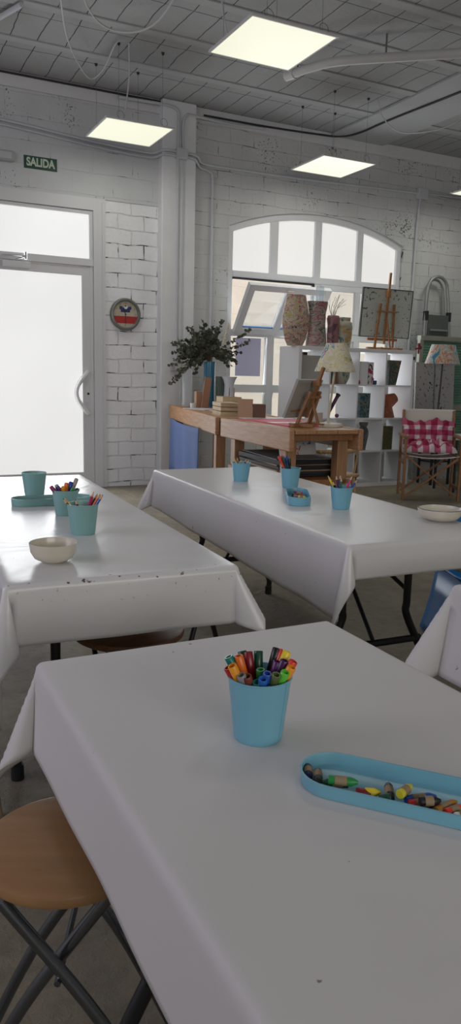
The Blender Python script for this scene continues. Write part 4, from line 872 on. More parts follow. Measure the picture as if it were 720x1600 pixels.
# eucalyptus bouquet
bq = thing('dried_bouquet', 'large bouquet of dried eucalyptus in the tall teal vase', 'bouquet', (VX, VY, BZ + .30))
leafm = mat('dried_eucalyptus_leaf', (.085, .095, .065), .75, var=.4, vscale=9); stemm = mat('dry_stem', (.12, .08, .05), .8)
lb = MB(); sb_ = MB(); rl = random.Random(11)
def leaf(mb, c, nrm, r):
    nrm = nrm.normalized(); u = nrm.cross(Vector((.3, .2, 1))).normalized(); v = nrm.cross(u); k = 7
    vs2 = [mb.bm.verts.new(c + (u * math.cos(2 * PI * i / k) * r + v * math.sin(2 * PI * i / k) * r * .85) + nrm * (r * .25 * math.cos(4 * PI * i / k))) for i in range(k)]
    cc = mb.bm.verts.new(c - nrm * r * .1)
    for i in range(k): mb.bm.faces.new((vs2[i], vs2[(i + 1) % k], cc))
for i in range(64):
    a = rl.uniform(0, 2 * PI); el_ = rl.uniform(-.05, 1.3); ln = rl.uniform(.24, .40)
    if i == 0: a, el_, ln = .1, .55, .52
    if i == 1: a, el_, ln = -.1, .35, .46
    if i < 9 and i > 1: a = PI + rl.uniform(-.5, .5); el_ = rl.uniform(-.5, .6); ln = rl.uniform(.34, .45)
    d = Vector((math.cos(a) * math.cos(el_), math.sin(a) * math.cos(el_) * .55, math.sin(el_))); o_ = Vector((0, 0, .19))
    droop = rl.uniform(.02, .16) if i > 1 else .0
    pts = [Vector((0, 0, -.2)), Vector((0, 0, 0)) + d * .015, o_ + d * .03]
    for k in range(1, 7): t_ = k / 6; pts.append(o_ + d * (ln * t_) + Vector((0, 0, -droop * t_ * t_)))
    sb_.tube(pts, .0022, 5)
    for k in range(26):
        t_ = .2 + .8 * k / 25; j = min(len(pts) - 2, 2 + int(t_ * 6)); q = 2 + t_ * 6; j = min(int(q), len(pts) - 2); c_ = pts[j].lerp(pts[j + 1], q - j)
        n_ = Vector((rl.uniform(-1, 1), rl.uniform(-1, 1), rl.uniform(-1, 1)))
        leaf(lb, c_ + n_ * .016, Vector((rl.uniform(-1, 1), rl.uniform(-1.2, 1), rl.uniform(-1, 1))), rl.uniform(.013, .023))
sb_.build('stems', stemm, bq); o = lb.build('foliage', leafm, bq, weld=False); o['kind'] = 'stuff'
fl = MB()
for i in range(26):
    t_ = i / 25; fl.ball((.05 + .05 * t_ + .008 * math.sin(i * 2.4), -.20, .30 + .19 * t_ + .004 * math.cos(i * 2)), .011 * (1.1 - .5 * t_), 8)
o = fl.build('white_flower_spike', mat('cream_flower', (.62, .60, .45), .8), bq, smooth=True); o['label'] = 'cream dried flower spike'

# ------------------------------------------------------------------ easels
def easel(x, y, z, rz, h, lean, label, board=None, spread=.10):
    t = thing('table_easel', label, 'easel', (x, y, z), rz)
    ly = lambda zz_: -lean * zz_                                  # leans towards -y with height
    for s in (-1, 1):
        MB().bar((s * spread * 1.15, 0, .02), (s * spread * .85, ly(h * .60), h * .60), .024, .018).build('upright', oiled, t, bevel=.002)
        MB().bar((s * spread * 1.12, -.01, .02 ), (s * spread * 1.0 + s * .0, ly(h * .25) , h * .25), .012, .012).build('inner_brace', oiled, t)
    MB().bar((0, ly(.06), .06), (0, ly(h), h), .024, .018).build('mast', oiled, t, bevel=.002)
    MB().box(-.018, .018, ly(h * .72) - .02, ly(h * .72) + .03, h * .69, h * .78).build('mast_clamp', oiled, t, bevel=.003)
    MB().bar((-spread * 1.2, ly(h * .50) , h * .50), (spread * 1.2, ly(h * .50) , h * .50), .03, .016).build('upper_crossbar', oiled, t, bevel=.002)
    MB().bar((-spread * 1.9, .03, .11), (spread * 1.9, .03, .11), .02, .03).build('canvas_ledge', oiled, t, bevel=.002)
    MB().bar((-spread * 2.1, 0, .012), (spread * 2.4, 0, .012), .035, .024).build('base_bar', oiled, t, bevel=.002)
    for s in (-1, 1): MB().bar((s * spread, -.12, .012), (s * spread, .06, .012), .022, .022).build('foot', oiled, t, bevel=.002)
    MB().bar((0, -.115, .02), (0, ly(h * .45) , h * .45), .018, .014).build('back_strut', oiled, t, bevel=.002)
    return t
easel(5.20, 6.795, 1.4705, R(0), .80, .07, 'tall empty tabletop easel standing on top of the white shelf unit', spread=.105)
e1 = easel(2.62, 4.22, BZ - .003, R(26), .38, .36, 'small tabletop easel seen from behind on the near workbench', spread=.065)
cb = thing('canvas_board', 'grey beige canvas board resting on the small easel on the workbench', 'canvas', (2.62 , 4.22, BZ), R(28))
TLc = Matrix.Translation((-.03, .045, .06)) @ Matrix.Rotation(R(22), 4, 'X')
MB().box(-.155, .155, -.004, .004, 0, .26, TLc).build('board', canvas_back, cb, bevel=.001)
MB().box(-.155, .155, -.014, -.004, 0, .02, TLc).box(-.155, .155, -.014, -.004, .24, .26, TLc).box(-.155, -.135, -.014, -.004, 0, .26, TLc).box(.135, .155, -.014, -.004, 0, .26, TLc).build('stretcher_bars', canvas_back, cb)

# table lamp on near bench
tlp = thing('table_lamp', 'white table lamp with splashed painted cone shade on the near workbench', 'lamp', (2.80, 4.20, BZ - .003))
cream = mat('cream_lamp_base', (.66, .60, .48), .45)
MB().lathe([(.0001, 0), (.10, 0), (.102, .008), (.09, .02), (.03, .026), (.012, .035), (.0001, .035)], 32).build('base', cream, tlp, smooth=True)
MB().tube([(0, 0, .03), (.02, -.02, .36), (.022, -.022, .40)], .0075, 12).build('pole', cream, tlp, smooth=True)
shade1 = paint_mat('splashed_shade_paint', [(.5, .06, .04), (.62, .60, .48), (.10, .24, .34), (.66, .62, .50), (.62, .56, .34), (.68, .64, .54), (.60, .50, .16), (.66, .63, .52), (.12, .24, .12), (.62, .6, .5), (.10, .2, .35)], 8.0, 1.0, .7)
MB().lathe([(.135, .355), (.065, .535), (.0645, .534), (.133, .355)], 40, c=(.022, -.022, 0), cap=False).build('lamp_shade', shade1, tlp, smooth=True, weld=False)
MB().tube(smoothpath([(-.04, .02, .02), (-.02, .10, .004), (.12, .14, .004), (.16, .02, .004)], 6), .003, 6).build('cord', cream, tlp, smooth=True)
tag(MB().box(-.05, .05, -.04, .04, 0, .085).build('cream_box', mat('cream_card_box', (.62, .58, .48), .6), bevel=.004), 'small cream box behind the base of the white table lamp', 'box', loc=(2.79, 4.36, BZ - .004), rz=.3)

# round-legged wooden chair behind the near bench end
wc = thing('wooden_chair', 'honey coloured wooden chair behind the near workbench end', 'chair', (3.19, 4.80, 0), R(5))
honey = wood_mat('honey_wood', (.50, .33, .16), .4, 2)
MB().box(-.19, .19, -.19, .19, .43, .455).build('seat', honey, wc, bevel=.012)
for sx in (-1, 1):
    for sy in (-1, 1): MB().cone((sx * .20, sy * .20, 0), (sx * .15, sy * .15, .43), .014, .019, 12).build('leg', honey, wc, smooth=True)
MB().tube(smoothpath([(-.20, .12, .62), (-.19, -.12, .63), (0, -.22, .63), (.19, -.12, .63), (.20, .12, .62)], 6), .016, 10).build('arm_rail', honey, wc, smooth=True)
for p in ((-.17, .1), (-.16, -.15), (0, -.19), (.16, -.15), (.17, .1)): MB().cone((p[0], p[1], .44), (p[0] * 1.12, p[1] * 1.12, .63), .008, .008, 8).build('spindle', honey, wc, smooth=True)

# ================================================================== SHELF UNIT
SX0, SX1, SY0, SY1, SZ = 4.05, 5.535, 6.654, 7.044, 1.47
su = thing('shelf_unit', 'white open cube shelf unit in front of the arched window', 'shelf unit', (SX0, SY0, 0)); SWd = SX1 - SX0; SD = SY1 - SY0
T_, t_in = .038, .016; cw = (SWd - 2 * T_ - 3 * t_in) / 4; chh = (SZ - 2 * T_ - 3 * t_in) / 4
MB().box(0, T_, 0, SD, 0, SZ).build('side_panel', white_melamine, su, bevel=.0015); MB().box(SWd - T_, SWd, 0, SD, 0, SZ).build('side_panel', white_melamine, su, bevel=.0015)
MB().box(T_, SWd - T_, 0, SD, SZ - T_, SZ).build('top_panel', white_melamine, su, bevel=.0015); MB().box(T_, SWd - T_, 0, SD, 0.0, T_).build('bottom_panel', white_melamine, su, bevel=.0015)
def cellx(c): return T_ + c * (cw + t_in)
def cellz(r): return SZ - T_ - (r + 1) * chh - r * t_in      # bottom of row r (0 = top)
for r in range(3): MB().box(T_, SWd - T_, 0.002, SD - .002, cellz(r) - t_in, cellz(r)).build('shelf_board', white_melamine, su)
for r in range(4):
    for c in range(3): MB().box(cellx(c) + cw, cellx(c) + cw + t_in, .002, SD - .002, cellz(r), cellz(r) + chh).build('divider', white_melamine, su)
MB().box(SWd - .03, SWd - .008, -.003, 0, SZ - .10, SZ - .065).build('black_tag', dark_plastic, su)
def cell(c, r, x, y=.09): return (SX0 + cellx(c) + x, SY0 + y, cellz(r) + .0006)
pv = dict(
    v1=[(.42, .05, .04), (.50, .46, .36), (.04, .05, .05), (.50, .44, .34), (.40, .06, .08), (.52, .47, .38), (.46, .40, .30), (.40, .34, .05), (.50, .46, .36), (.05, .06, .06), (.42, .10, .05)],
    v2=[(.05, .20, .24), (.40, .35, .28), (.08, .08, .08), (.42, .37, .30), (.36, .31, .26), (.34, .10, .12), (.40, .35, .29), (.26, .22, .20), (.05, .18, .22)],
    v3=[(.12, .05, .07), (.28, .13, .14), (.20, .09, .11), (.34, .20, .18)],
    v4=[(.10, .16, .16), (.44, .42, .34), (.36, .36, .28), (.42, .24, .06), (.3, .06, .04)])
def vessel(name, loc, prof, mt, label, sy=.6, cat='vase', n=32, parts=None, rz=0):
    t = thing(name, label, cat, loc, rz)
    MB().lathe([(.0001, 0)] + prof + [(prof[-1][0] - .006, prof[-1][1] - .001), (prof[-1][0] - .01, prof[-1][1] - .04), (.0001, prof[-1][1] - .05)], n, sy=sy).build('body', mt, t, smooth=True)
    return t
ZS = SZ + .0006
vessel('painted_vase', (4.06, 6.76, ZS), [(.085, 0), (.115, .06), (.148, .20), (.152, .27), (.130, .38), (.105, .50)], paint_mat('barrel_vase_paint', pv['v1'], 7.5, 1.4, .4, (1, 1, 1.9)), 'big barrel shaped vase splashed with yellow, red and black, furthest left on the shelf top')
vessel('painted_vase', (4.315, 6.76, ZS), [(.125, 0), (.112, .1), (.096, .22), (.098, .33), (.118, .44), (.120, .45)], paint_mat('flared_vase_paint', pv['v2'], 7.0, 1.2, .4, (1, 1, 1.5), 3), 'tall flared vase with a teal blot holding a clear glass cylinder')
vessel('painted_vase', (4.495, 6.73, ZS), [(.062, 0), (.068, .12), (.066, .22), (.078, .285), (.068, .315), (.06, .32)], paint_mat('plum_vase_paint', pv['v3'], 6.0, 1.2, .45), 'small plum brown vase holding dry twigs on the shelf top')
vessel('painted_vase', (4.66, 6.76, ZS), [(.075, 0), (.088, .12), (.092, .22), (.082, .26), (.062, .275), (.068, .31)], paint_mat('necked_vase_paint', pv['v4'], 7.0, 1.3, .45, (1, 1, 1.6), 6), 'beige necked vase with orange collar, furthest right vase on the shelf top')
tag(MB().lathe([(.0001, 0), (.045, 0), (.045, .20), (.042, .20), (.042, .01), (.0001, .01)], 24).build('glass_cylinder', glass_like('clear_cylinder_glass', (.6, .7, .75), .25), smooth=True), 'clear glass cylinder rising from the tall flared vase', 'glass', loc=(4.335, 6.76, ZS + .405))
tw = MB(); rt = random.Random(5)
for i in range(16):
    a = rt.uniform(-1, 1); tw.tube([(rt.uniform(-.01, .01), 0, 0), (a * .05, rt.uniform(-.03, .03), .12), (a * .13 + .03, rt.uniform(-.05, .05), .22 + rt.uniform(-.07, .04))], .0016, 4)
tag(tw.build('dry_twigs', stemm), 'thin dry twigs standing in the small plum vase', 'twigs', loc=(4.495, 6.74, ZS + .275))
# leaning painted board on top of the shelf
bb = thing('painted_board', 'large weathered white board with dark edges held on the tall easel', 'board', (5.235, 6.845, 1.603), 0, rot=(R(4), 0, 0))
MB().box(-.325, .325, -.010, .010, .004, .505).build('panel', speckle_mat('weathered_white_board', (.50, .53, .48), (.06, .09, .09), 14, .665, 2), bb)
MB().box(-.333, .333, -.013, .010, .502, .512).box(-.335, -.322, -.013, .010, .0, .512).box(.322, .335, -.013, .010, .0, .512).box(-.333, .333, -.013, .010, .0, .008).build('edge', mat('dark_board_edge', (.05, .055, .055), .6), bb)

# contents of the cells
o = MB().box(0, .27, 0, .010, 0, .285).build('beige_panel', mat('beige_panel', (.40, .38, .35), .8), bevel=.001); tag(o, 'plain beige panel standing in the top left cell', 'panel', loc=(SX0 + cellx(0) + .01, SY0 + .06, cellz(0) + .001)); o.rotation_euler = (R(-4), 0, 0)
tag(MB().box(-.025, .025, -.02, .02, 0, .03).build('black_clip', dark_plastic, bevel=.003), 'small black clip on the beige panel in the top left cell', 'clip', loc=(SX0 + cellx(0) + .08, SY0 + .085, cellz(0) + .286))
tag(MB().box(-.055, .055, -.05, .05, 0, .22).build('painted_box', paint_mat('rust_box_paint', [(.05, .16, .16), (.25, .10, .05), (.22, .09, .05), (.16, .12, .08)], 6, 1.2, .5), bevel=.003), 'rust brown painted box under the lamp shade in the top row', 'box', loc=cell(1, 0, .075, .12))
vessel('round_pot', cell(1, 0, .22, .14), [(.06, 0), (.088, .06), (.096, .13), (.090, .2), (.07, .25)], paint_mat('round_pot_paint', [(.08, .18, .16), (.38, .36, .28), (.34, .32, .26), (.30, .14, .12), (.4, .36, .3)], 6, 1.2, .5), 'round painted pot behind the lamp pole in the top row', sy=1.0, cat='pot')
tag(MB().box(-.05, .05, -.07, .07, 0, .24).build('white_box', white_melamine, bevel=.003), 'white box with a red corner in the third cell of the top row', 'box', loc=cell(2, 0, .085, .10))
tag(MB().box(-.028, .028, -.09, .09, 0, .235).build('patterned_book', paint_mat('patterned_book_cover', [(.03, .03, .04), (.6, .58, .56), (.35, .03, .08), (.55, .53, .5)], 14, .6, .5), bevel=.002), 'upright book with red, black and white cover right of the white box', 'book', loc=cell(2, 0, .168, .11))
tag(MB().lathe([(.0001, 0), (.02, 0), (.026, .02), (.018, .045), (.0001, .05)], 14).build('red_trinket', mat('dark_red_glaze', (.25, .01, .04), .4), smooth=True), 'tiny dark red trinket left of the white box', 'trinket', loc=cell(2, 0, .018, .04))
cam_o = thing('blue_toy', 'small dark blue object lying right of the patterned book', 'ornament', cell(2, 0, .25, .12))
MB().box(-.055, .055, -.03, .03, 0, .045).build('body', mat('deep_blue', (.015, .06, .16), .4), cam_o, bevel=.008); MB().box(-.03, .02, -.02, .02, .045, .072).build('top', mat('deep_blue', (.015, .06, .16), .4), cam_o, bevel=.006)
def slab(w0, w1, d, h): return MB()._add
def tapered(name, loc, w0, w1, d, h, mt, label, cat='vase', rz=0):
    b = MB(); P = [(-w0, -d, 0), (w0, -d, 0), (w0, d, 0), (-w0, d, 0), (-w1, -d * w1 / w0, h), (w1, -d * w1 / w0, h), (w1, d * w1 / w0, h), (-w1, d * w1 / w0, h)]
    k = .93; Q = [(-w1 * k, -d * w1 / w0 * k, h), (w1 * k, -d * w1 / w0 * k, h), (w1 * k, d * w1 / w0 * k, h), (-w1 * k, d * w1 / w0 * k, h)]; S = [(x, y, h - .05) for x, y, z in Q]
    b._add([Vector(p) for p in P + Q + S], [(3, 2, 1, 0), (0, 1, 5, 4), (1, 2, 6, 5), (2, 3, 7, 6), (3, 0, 4, 7), (4, 5, 9, 8), (5, 6, 10, 9), (6, 7, 11, 10), (7, 4, 8, 11), (8, 9, 13, 12), (9, 10, 14, 13), (10, 11, 15, 14), (11, 8, 12, 15), (12, 13, 14, 15)])
    return tag(b.build(name, mt, bevel=.002), label, cat, loc=loc, rz=rz)
dk = paint_mat('dark_green_marble_paint', [(.02, .07, .08), (.05, .10, .06), (.02, .06, .06), (.20, .12, .07), (.04, .09, .07), (.03, .04, .04), (.22, .19, .04)], 12, 1.5, .35)
tapered('tapered_vase', cell(3, 0, .14, .12), .05, .082, .05, .265, dk, 'dark green vase widening to the top in the top right cell')
ro = thing('painted_tube', 'dark painted tube leaning diagonally in the second row', 'tube', cell(1, 1, .055, .14), 0, rot=(0, R(31), 0))
MB().cone((0, 0, .012), (0, 0, .265), .020, .020, 16).build('tube', paint_mat('plum_tube_paint', [(.03, .02, .05), (.15, .03, .09), (.05, .05, .06), (.3, .3, .3)], 10, 1.0), ro, smooth=True)
MB().cone((0, 0, .265), (0, 0, .285), .025, .027, 16).build('end_cap', dark_plastic, ro, smooth=True)
tag(MB().ball((0, 0, .022), .022, 12).build('plum_ball', mat('plum_paint', (.18, .03, .09), .5), smooth=True), 'small plum ball beside the leaning painted tube', 'ball', loc=cell(1, 1, .145, .07))
tapered('painted_vase', cell(2, 1, .15, .12), .062, .066, .045, .26, paint_mat('teal_black_paint', [(.02, .07, .09), (.02, .08, .11), (.16, .19, .15), (.03, .05, .06), (.02, .08, .10), (.2, .13, .1)], 12, 1.4, .3), 'dark teal rectangular vase in the second row')
# two stacked painted shades
sh_m = paint_mat('rust_shade_paint', [(.10, .10, .05), (.38, .12, .05), (.34, .09, .05), (.45, .2, .1), (.30, .04, .03)], 8, 1.4, .6)
ls = thing('conical_lampshade', 'rust red painted lamp shade standing in the fourth cell of the second row', 'lamp shade', cell(3, 1, .12, .14)); MB().lathe([(.105, 0), (.055, .175), (.053, .175), (.102, 0)], 32, cap=False).build('shade', sh_m, ls, smooth=True, weld=False)
MB().lathe([(.052, .17), (.055, .176)], 32, cap=False).build('ring', dark_plastic, ls)
ls2 = thing('conical_lampshade', 'rust and green painted lamp shade lying on top of the standing one', 'lamp shade', (SX0 + cellx(3) + .17, SY0 + .15, cellz(1) + .18), 0, rot=(R(8), R(64), 0)); MB().lathe([(.105, -.08), (.052, .085), (.05, .085), (.102, -.08)], 32, cap=False).build('shade', sh_m, ls2, smooth=True, weld=False)
vessel('slim_vase', cell(2, 2, .165, .10), [(.035, 0), (.042, .05), (.060, .15), (.062, .205), (.048, .232), (.036, .250), (.050, .275), (.052, .30)], paint_mat('grey_plum_vase_paint', [(.06, .08, .09), (.16, .13, .12), (.14, .12, .11), (.2, .1, .1)], 6, 1.0, .5), 'slim grey brown vase with a pinched neck in the third row', sy=.8)
tapered('painted_block', cell(3, 2, .12, .10), .066, .068, .03, .255, paint_mat('moss_panel_paint', [(.04, .05, .02), (.15, .14, .05), (.08, .10, .04), (.24, .13, .06), (.10, .11, .05), (.2, .18, .08)], 10, 1.6, .5, (2, 1, 1)), 'moss green and brown painted block in the third row', 'block')
tag(MB().lathe([(.0001, 0), (.05, 0), (.055, .06), (.05, .18), (.03, .22), (.0001, .22)], 20).build('glass_jar', glass_like('bluish_jar_glass', (.4, .5, .65), .5), smooth=True), 'bluish glass jar in the third row beside the lamp base', 'jar', loc=cell(1, 2, .25, .12))
tag(MB().box(-.03, .03, -.15, .15, 0, .30).build('brown_folder', mat('dark_brown_folder', (.10, .055, .035), .6), bevel=.002), 'dark brown upright folder at the left of the bottom row, third cell', 'folder', loc=cell(2, 3, .045, .2))
tag(MB().box(-.01, .01, -.14, .14, 0, .30).build('paper_pad', mat('bluish_white_paper', (.5, .52, .56), .7), bevel=.001), 'pale pad leaning in the bottom right cell', 'pad', loc=cell(3, 3, .06, .2))

# ================================================================== RIGHT CORNER
gfr = mat('greenish_grey_frame_paint', (.26, .27, .22), .6, var=.12); grn = mat('faded_green_louvre', (.16, .31, .23), .6, var=.15)
sc_ = thing('shutter_screen', 'old louvred shutter cabinet with grey frame and green slats in the right corner', 'shutter', (5.86, 6.98, 0))
SW2, SH2 = 1.5, 1.66
MB().box(0, .055, 0, .05, 0, SH2).box(SW2 - .055, SW2, 0, .05, 0, SH2).box(0, SW2, -.01, .06, SH2 - .055, SH2).box(0, SW2, 0, .05, .80, .87).box(0, SW2, 0, .05, 0, .07).box(.725, .775, 0, .05, 0, SH2).build('frame', gfr, sc_, bevel=.004)
for (x0_, x1_) in ((.055, .725), (.775, SW2 - .055)):
    for (z0, z1) in ((.07, .80), (.87, SH2 - .055)):
        lv = MB(); z = z0 + .01
        while z < z1 - .02: lv._add([Vector(p) for p in [(x0_, .005, z), (x1_, .005, z), (x1_, .04, z + .032), (x0_, .04, z + .032), (x0_, .009, z - .004), (x1_, .009, z - .004), (x1_, .044, z + .028), (x0_, .044, z + .028)]], [(0, 1, 2, 3), (7, 6, 5, 4), (0, 4, 5, 1), (3, 2, 6, 7)]); z += .030
        lv.build('louvre_panel', grn, sc_)
for k, (x, wd, h0, h1) in enumerate(((5.80, .27, .80, 1.36), (6.10, .28, .80, 1.35))):
    b = thing('grey_board', ['left grey paint-speckled board leaning on the shutters behind the lamp pole', 'right grey paint-speckled board leaning on the shutters behind the lamp pole'][k], 'board', (x + .14, 6.90, 0), rot=(R(-3), 0, 0))
    MB().box(-wd / 2, wd / 2, -.01, .01, 0, h1).build('panel', speckle_mat('speckled_grey_board_%d' % k, (.37, .36, .35), ox=k * 3 + 1, scale=10, th=.665), b)
# black side table with lamp
st = thing('side_table', 'small black side table behind the director chair, under the lamp', 'table', (5.87, 6.62, 0))
MB().box(-.14, .14, -.12, .12, .74, .77).build('tabletop', dark_plastic, st, bevel=.004)
for sx in (-1, 1):
    for sy in (-1, 1): MB().bar((sx * .125, sy * .105, 0), (sx * .125, sy * .105, .74), .022, .022).build('leg', black_metal, st)
MB().box(-.12, .12, -.10, .10, .25, .27).build('lower_shelf', dark_plastic, st)
fl2 = thing('shade_lamp', 'black pole lamp with painted blue, red and white shade beside the shelf unit', 'lamp', (5.87, 6.62, .771))
MB().lathe([(.0001, 0), (.09, 0), (.092, .02), (.06, .035), (.014, .045), (.0001, .045)], 24).build('base', black_metal, fl2, smooth=True)
MB().tube([(0, 0, .04), (.02, 0, .60)], .011, 10).build('pole', black_metal, fl2, smooth=True)
shade2 = paint_mat('blue_red_shade_paint', [(.05, .22, .34), (.10, .26, .34), (.55, .56, .50), (.22, .35, .42), (.62, .60, .52), (.55, .2, .12), (.60, .56, .45), (.55, .42, .18), (.6, .6, .55)], 5.5, 1.2, .7, (2.0, 2.0, .8), 4)
MB().lathe([(.245, .565), (.165, .775), (.163, .775), (.243, .565)], 40, c=(.02, 0, 0), sx=.9, sy=.6, cap=False).build('lamp_shade', shade2, fl2, smooth=True, weld=False)
tag(MB().ball((0, 0, .03), .022, 10).ball((.015, 0, 0), .03, 10, (1, .5, .8)).ball((-.03, 0, -.012), .022, 10, (1.3, .5, .6)).ball((.0, 0, -.045), .02, 10, (.7, .5, 1.5)).build('red_ornament', mat('dark_red_cloth', (.16, .02, .03), .7), smooth=True), 'small dark red ornament hung on the left corner of the shutters', 'ornament', loc=(5.80, 6.93, 1.52))
# aluminium step ladder leaning behind the shutters
ld = thing('step_ladder', 'aluminium step ladder with a rounded handrail standing behind the shutters', 'ladder', (6.38, 7.36, 0))
yl = lambda z: -.16 + .065 * z
hr = []
rail = [(-.225, yl(0), 0), (-.20, yl(1.6), 1.6), (-.165, yl(2.12), 2.12)]
for i in range(9): a = PI - PI * i / 8; rail.append((.15 * math.cos(a), yl(2.25), 2.23 + .15 * math.sin(a)))
rail += [(.165, yl(2.12), 2.12), (.20, yl(1.6), 1.6), (.225, yl(0), 0)]
def flatband(mb, pts, w_, t_):
    pts = [Vector(p) for p in pts]
    for a, b in zip(pts, pts[1:]): mb.bar(a, b, t_ if False else w_, t_, up=(0, 1, 0))
rm2 = MB()
rm2.tube([Vector(p) for p in rail], .019, 12)
o = rm2.build('handrail', alu, ld, smooth=True); 
MB().tube([Vector((p[0] * .86, p[1] + .055, p[2] - .03)) for p in rail], .013, 10).build('rear_frame', alu, ld, smooth=True)
for k in range(7):
    z = .25 + k * .25; hw_ = .215 - .014 * k
    MB().box(-hw_, hw_, yl(z) - .05, yl(z) + .03, z - .012, z + .012).build('step', alu, ld, bevel=.003)
MB().box(-.155, .155, yl(1.75) - .02, yl(1.75), 1.45, 1.93).build('platform', mat('dark_grey_platform', (.10, .11, .10), .6), ld, bevel=.005)
MB().box(-.195, -.155, yl(1.9) - .03, yl(1.9) + .03, 1.86, 1.97).box(.155, .195, yl(1.9) - .03, yl(1.9) + .03, 1.86, 1.97).build('hinge', dark_plastic, ld, bevel=.004)

# white table at the far right edge
wt = thing('white_table', 'white table corner showing at the right edge behind the director chair', 'table', (5.57, 6.06, 0), R(0))
MB().box(-.02, .9, -.1, .30, .555, .585).build('tabletop', white_melamine, wt, bevel=.004)
for p in ((.05, -.05), (.85, -.05), (.05, .25), (.85, .25)): MB().tube([(p[0], p[1], 0), (p[0], p[1], .555)], .013, 10).build('leg', black_metal, wt, smooth=True)

# director chair
dc = thing('director_chair', 'wooden director chair with white canvas seat and back', 'chair', (5.10, 5.82, 0), R(-32))
chw = wood_mat('chair_wood', (.30, .14, .06), .45, 2)
hwx, dy = .265, .20
for s in (-1, 1):
    MB().bar((s * hwx, -dy, 0), (s * hwx, -dy, .60), .024, .042).build('front_leg', chw, dc, bevel=.004)
    MB().bar((s * hwx, dy, 0), (s * hwx, dy, .60), .024, .042).build('rear_leg', chw, dc, bevel=.004)
    MB().bar((s * hwx, -dy - .03, .615), (s * hwx, dy + .03, .615), .052, .024).build('armrest', chw, dc, bevel=.006)
    MB().bar((s * (hwx - .015), dy - .01, .60), (s * (hwx - .015), dy + .03, .86), .024, .034).build('back_post', chw, dc, bevel=.004)
    MB().bar((s * hwx, -dy, .12), (s * hwx, dy, .12), .018, .035).build('side_rail', chw, dc, bevel=.003)
    MB().bar((s * hwx, -dy, .36), (s * hwx, dy, .36), .018, .035).build('side_rail', chw, dc, bevel=.003)
    MB().bar((s * (hwx - .03), -dy, .425), (s * (hwx - .03), dy, .425), .03, .03).build('seat_rail', chw, dc, bevel=.003)
for yy in (-dy - .022, dy - .03):
    MB().bar((-hwx + .02, yy, .04), (hwx - .03, yy, .42), .018, .034, (0, 1, 0)).build('cross_leg', chw, dc, bevel=.003)
    MB().bar((hwx - .02, yy + .02, .04), (-hwx + .03, yy + .02, .42), .018, .034, (0, 1, 0)).build('cross_leg', chw, dc, bevel=.003)
def sheet(x0, x1, y0, y1, zf, nx=14, ny=8, th=.004):
    b = MB(); g = [[b.bm.verts.new(zf(x0 + (x1 - x0) * i / nx, y0 + (y1 - y0) * j / ny)) for j in range(ny + 1)] for i in range(nx + 1)]
    for i in range(nx):
        for j in range(ny): b.bm.faces.new((g[i][j], g[i + 1][j], g[i + 1][j + 1], g[i][j + 1]))
    return b
o = sheet(-hwx + .015, hwx - .015, -dy - .01, dy + .01, lambda x, y: Vector((x, y, .445 - .03 * (1 - (x / hwx) ** 2)))).build('canvas_seat', canvas_w, dc, smooth=True); o.modifiers.new('t', 'SOLIDIFY').thickness = .004
o = sheet(-hwx, hwx, .69, .87, lambda x, z: Vector((x, dy + .035 + .02 * (1 - (x / hwx) ** 2) + .1 * (z - .7) * .4, z))).build('canvas_back', canvas_w, dc, smooth=True); o.modifiers.new('t', 'SOLIDIFY').thickness = .004
# gingham cushion, folded: upright part against the back and flat part on the seat
gm = bpy.data.materials.new('red_white_gingham'); gm.use_nodes = True; nt = gm.node_tree; bs = nt.nodes['Principled BSDF']; bs.inputs['Roughness'].default_value = .85
tc = nn(nt, 'ShaderNodeTexCoord'); sp = nn(nt, 'ShaderNodeSeparateXYZ'); nt.links.new(tc.outputs['UV'], sp.inputs[0]); outs = []
for ax, k in (('X', 4.6), ('Y', 6.0)):
    a = nn(nt, 'ShaderNodeMath', operation='MULTIPLY'); a.inputs[1].default_value = k; nt.links.new(sp.outputs[ax], a.inputs[0])
    fr_ = nn(nt, 'ShaderNodeMath', operation='FRACT'); nt.links.new(a.outputs[0], fr_.inputs[0])
    g = nn(nt, 'ShaderNodeMath', operation='GREATER_THAN'); g.inputs[1].default_value = .45; nt.links.new(fr_.outputs[0], g.inputs[0]); outs.append(g)
ad = nn(nt, 'ShaderNodeMath', operation='ADD'); nt.links.new(outs[0].outputs[0], ad.inputs[0]); nt.links.new(outs[1].outputs[0], ad.inputs[1])
dv = nn(nt, 'ShaderNodeMath', operation='DIVIDE'); dv.inputs[1].default_value = 2; nt.links.new(ad.outputs[0], dv.inputs[0])
rr_ = ramp(nt, [(0, (.70, .62, .62)), (.3, (.48, .10, .20)), (.8, (.30, .012, .05))], 'CONSTANT'); nt.links.new(dv.outputs[0], rr_.inputs[0]); nt.links.new(rr_.outputs[0], bs.inputs['Base Color'])
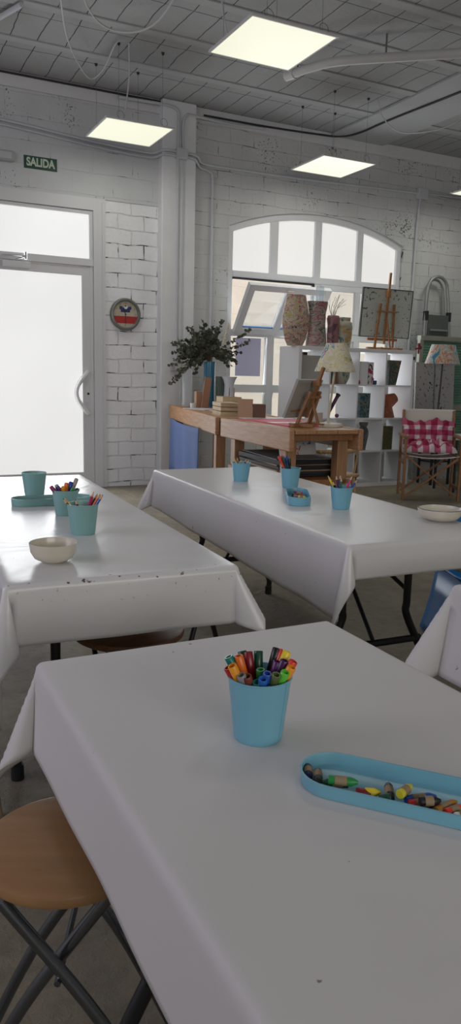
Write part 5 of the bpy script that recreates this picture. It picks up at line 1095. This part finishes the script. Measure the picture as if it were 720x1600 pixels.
nx, ny = 40, 44
verts = []; faces = []; uvs = []
rg = random.Random(2)
def cush(u, v, side):                                       # u across, v from front of seat up the back
    x = (u - .5) * .50
    if v < .5: t = v / .5; y = -.17 + t * .30; z = .46 + .01; nz = Vector((0, 0, 1)); 
    else:
        t = (v - .5) / .5; y = .13 + t * .07; z = .47 + t * .29; nz = Vector((0, -1, .2)).normalized()
    bl_ = max(0, 1 - abs(v - .5) / .10); nz = (nz + Vector((0, -.4, .4)) * bl_).normalized()
    thick = (.095 if v < .5 else .055) * (max(0, math.sin(PI * u)) ** .35) * (max(0, math.sin(PI * (v * 2 % 1 if v not in (0, 1) else 0))) ** .4 * .7 + .3 * (math.sin(PI * v) ** .3))
    wr = .010 * math.sin(u * 17 + v * 9) + .008 * math.sin(u * 31 - v * 23) + .006 * math.sin(v * 47 + u * 5)
    p = Vector((x, y, z)) + nz * ((thick + 1.5 * wr * (thick / .06)) if side else -.001)
    if v > .9: p.z += (.010 * math.sin(u * 23) + .016 * math.sin(u * 9 + 2) + .008 * math.sin(u * 41)) * (v - .9) * 10; p.x *= 1.08
    return p
bmc = bmesh.new(); uvl = bmc.loops.layers.uv.new('uv')
for side in (0, 1):
    g = [[bmc.verts.new(cush(i / nx, j / ny, side)) for j in range(ny + 1)] for i in range(nx + 1)]
    for i in range(nx):
        for j in range(ny):
            idx = [(i, j), (i + 1, j), (i + 1, j + 1), (i, j + 1)]
            fc = bmc.faces.new([g[a][b] for a, b in (idx if side else idx[::-1])])
            fc.smooth = True
            for lp, (a, b) in zip(fc.loops, (idx if side else idx[::-1])): lp[uvl].uv = (a / nx, b / ny)
bmesh.ops.remove_doubles(bmc, verts=bmc.verts, dist=.0015)
me = bpy.data.meshes.new('gingham_cushion'); bmc.to_mesh(me); bmc.free(); me.materials.append(gm)
co = bpy.data.objects.new('gingham_cushion', me); C.objects.link(co); tag(co, 'crumpled red and white gingham cushion on the director chair', 'cushion', loc=(5.10, 5.82, 0.0), rz=R(-32))
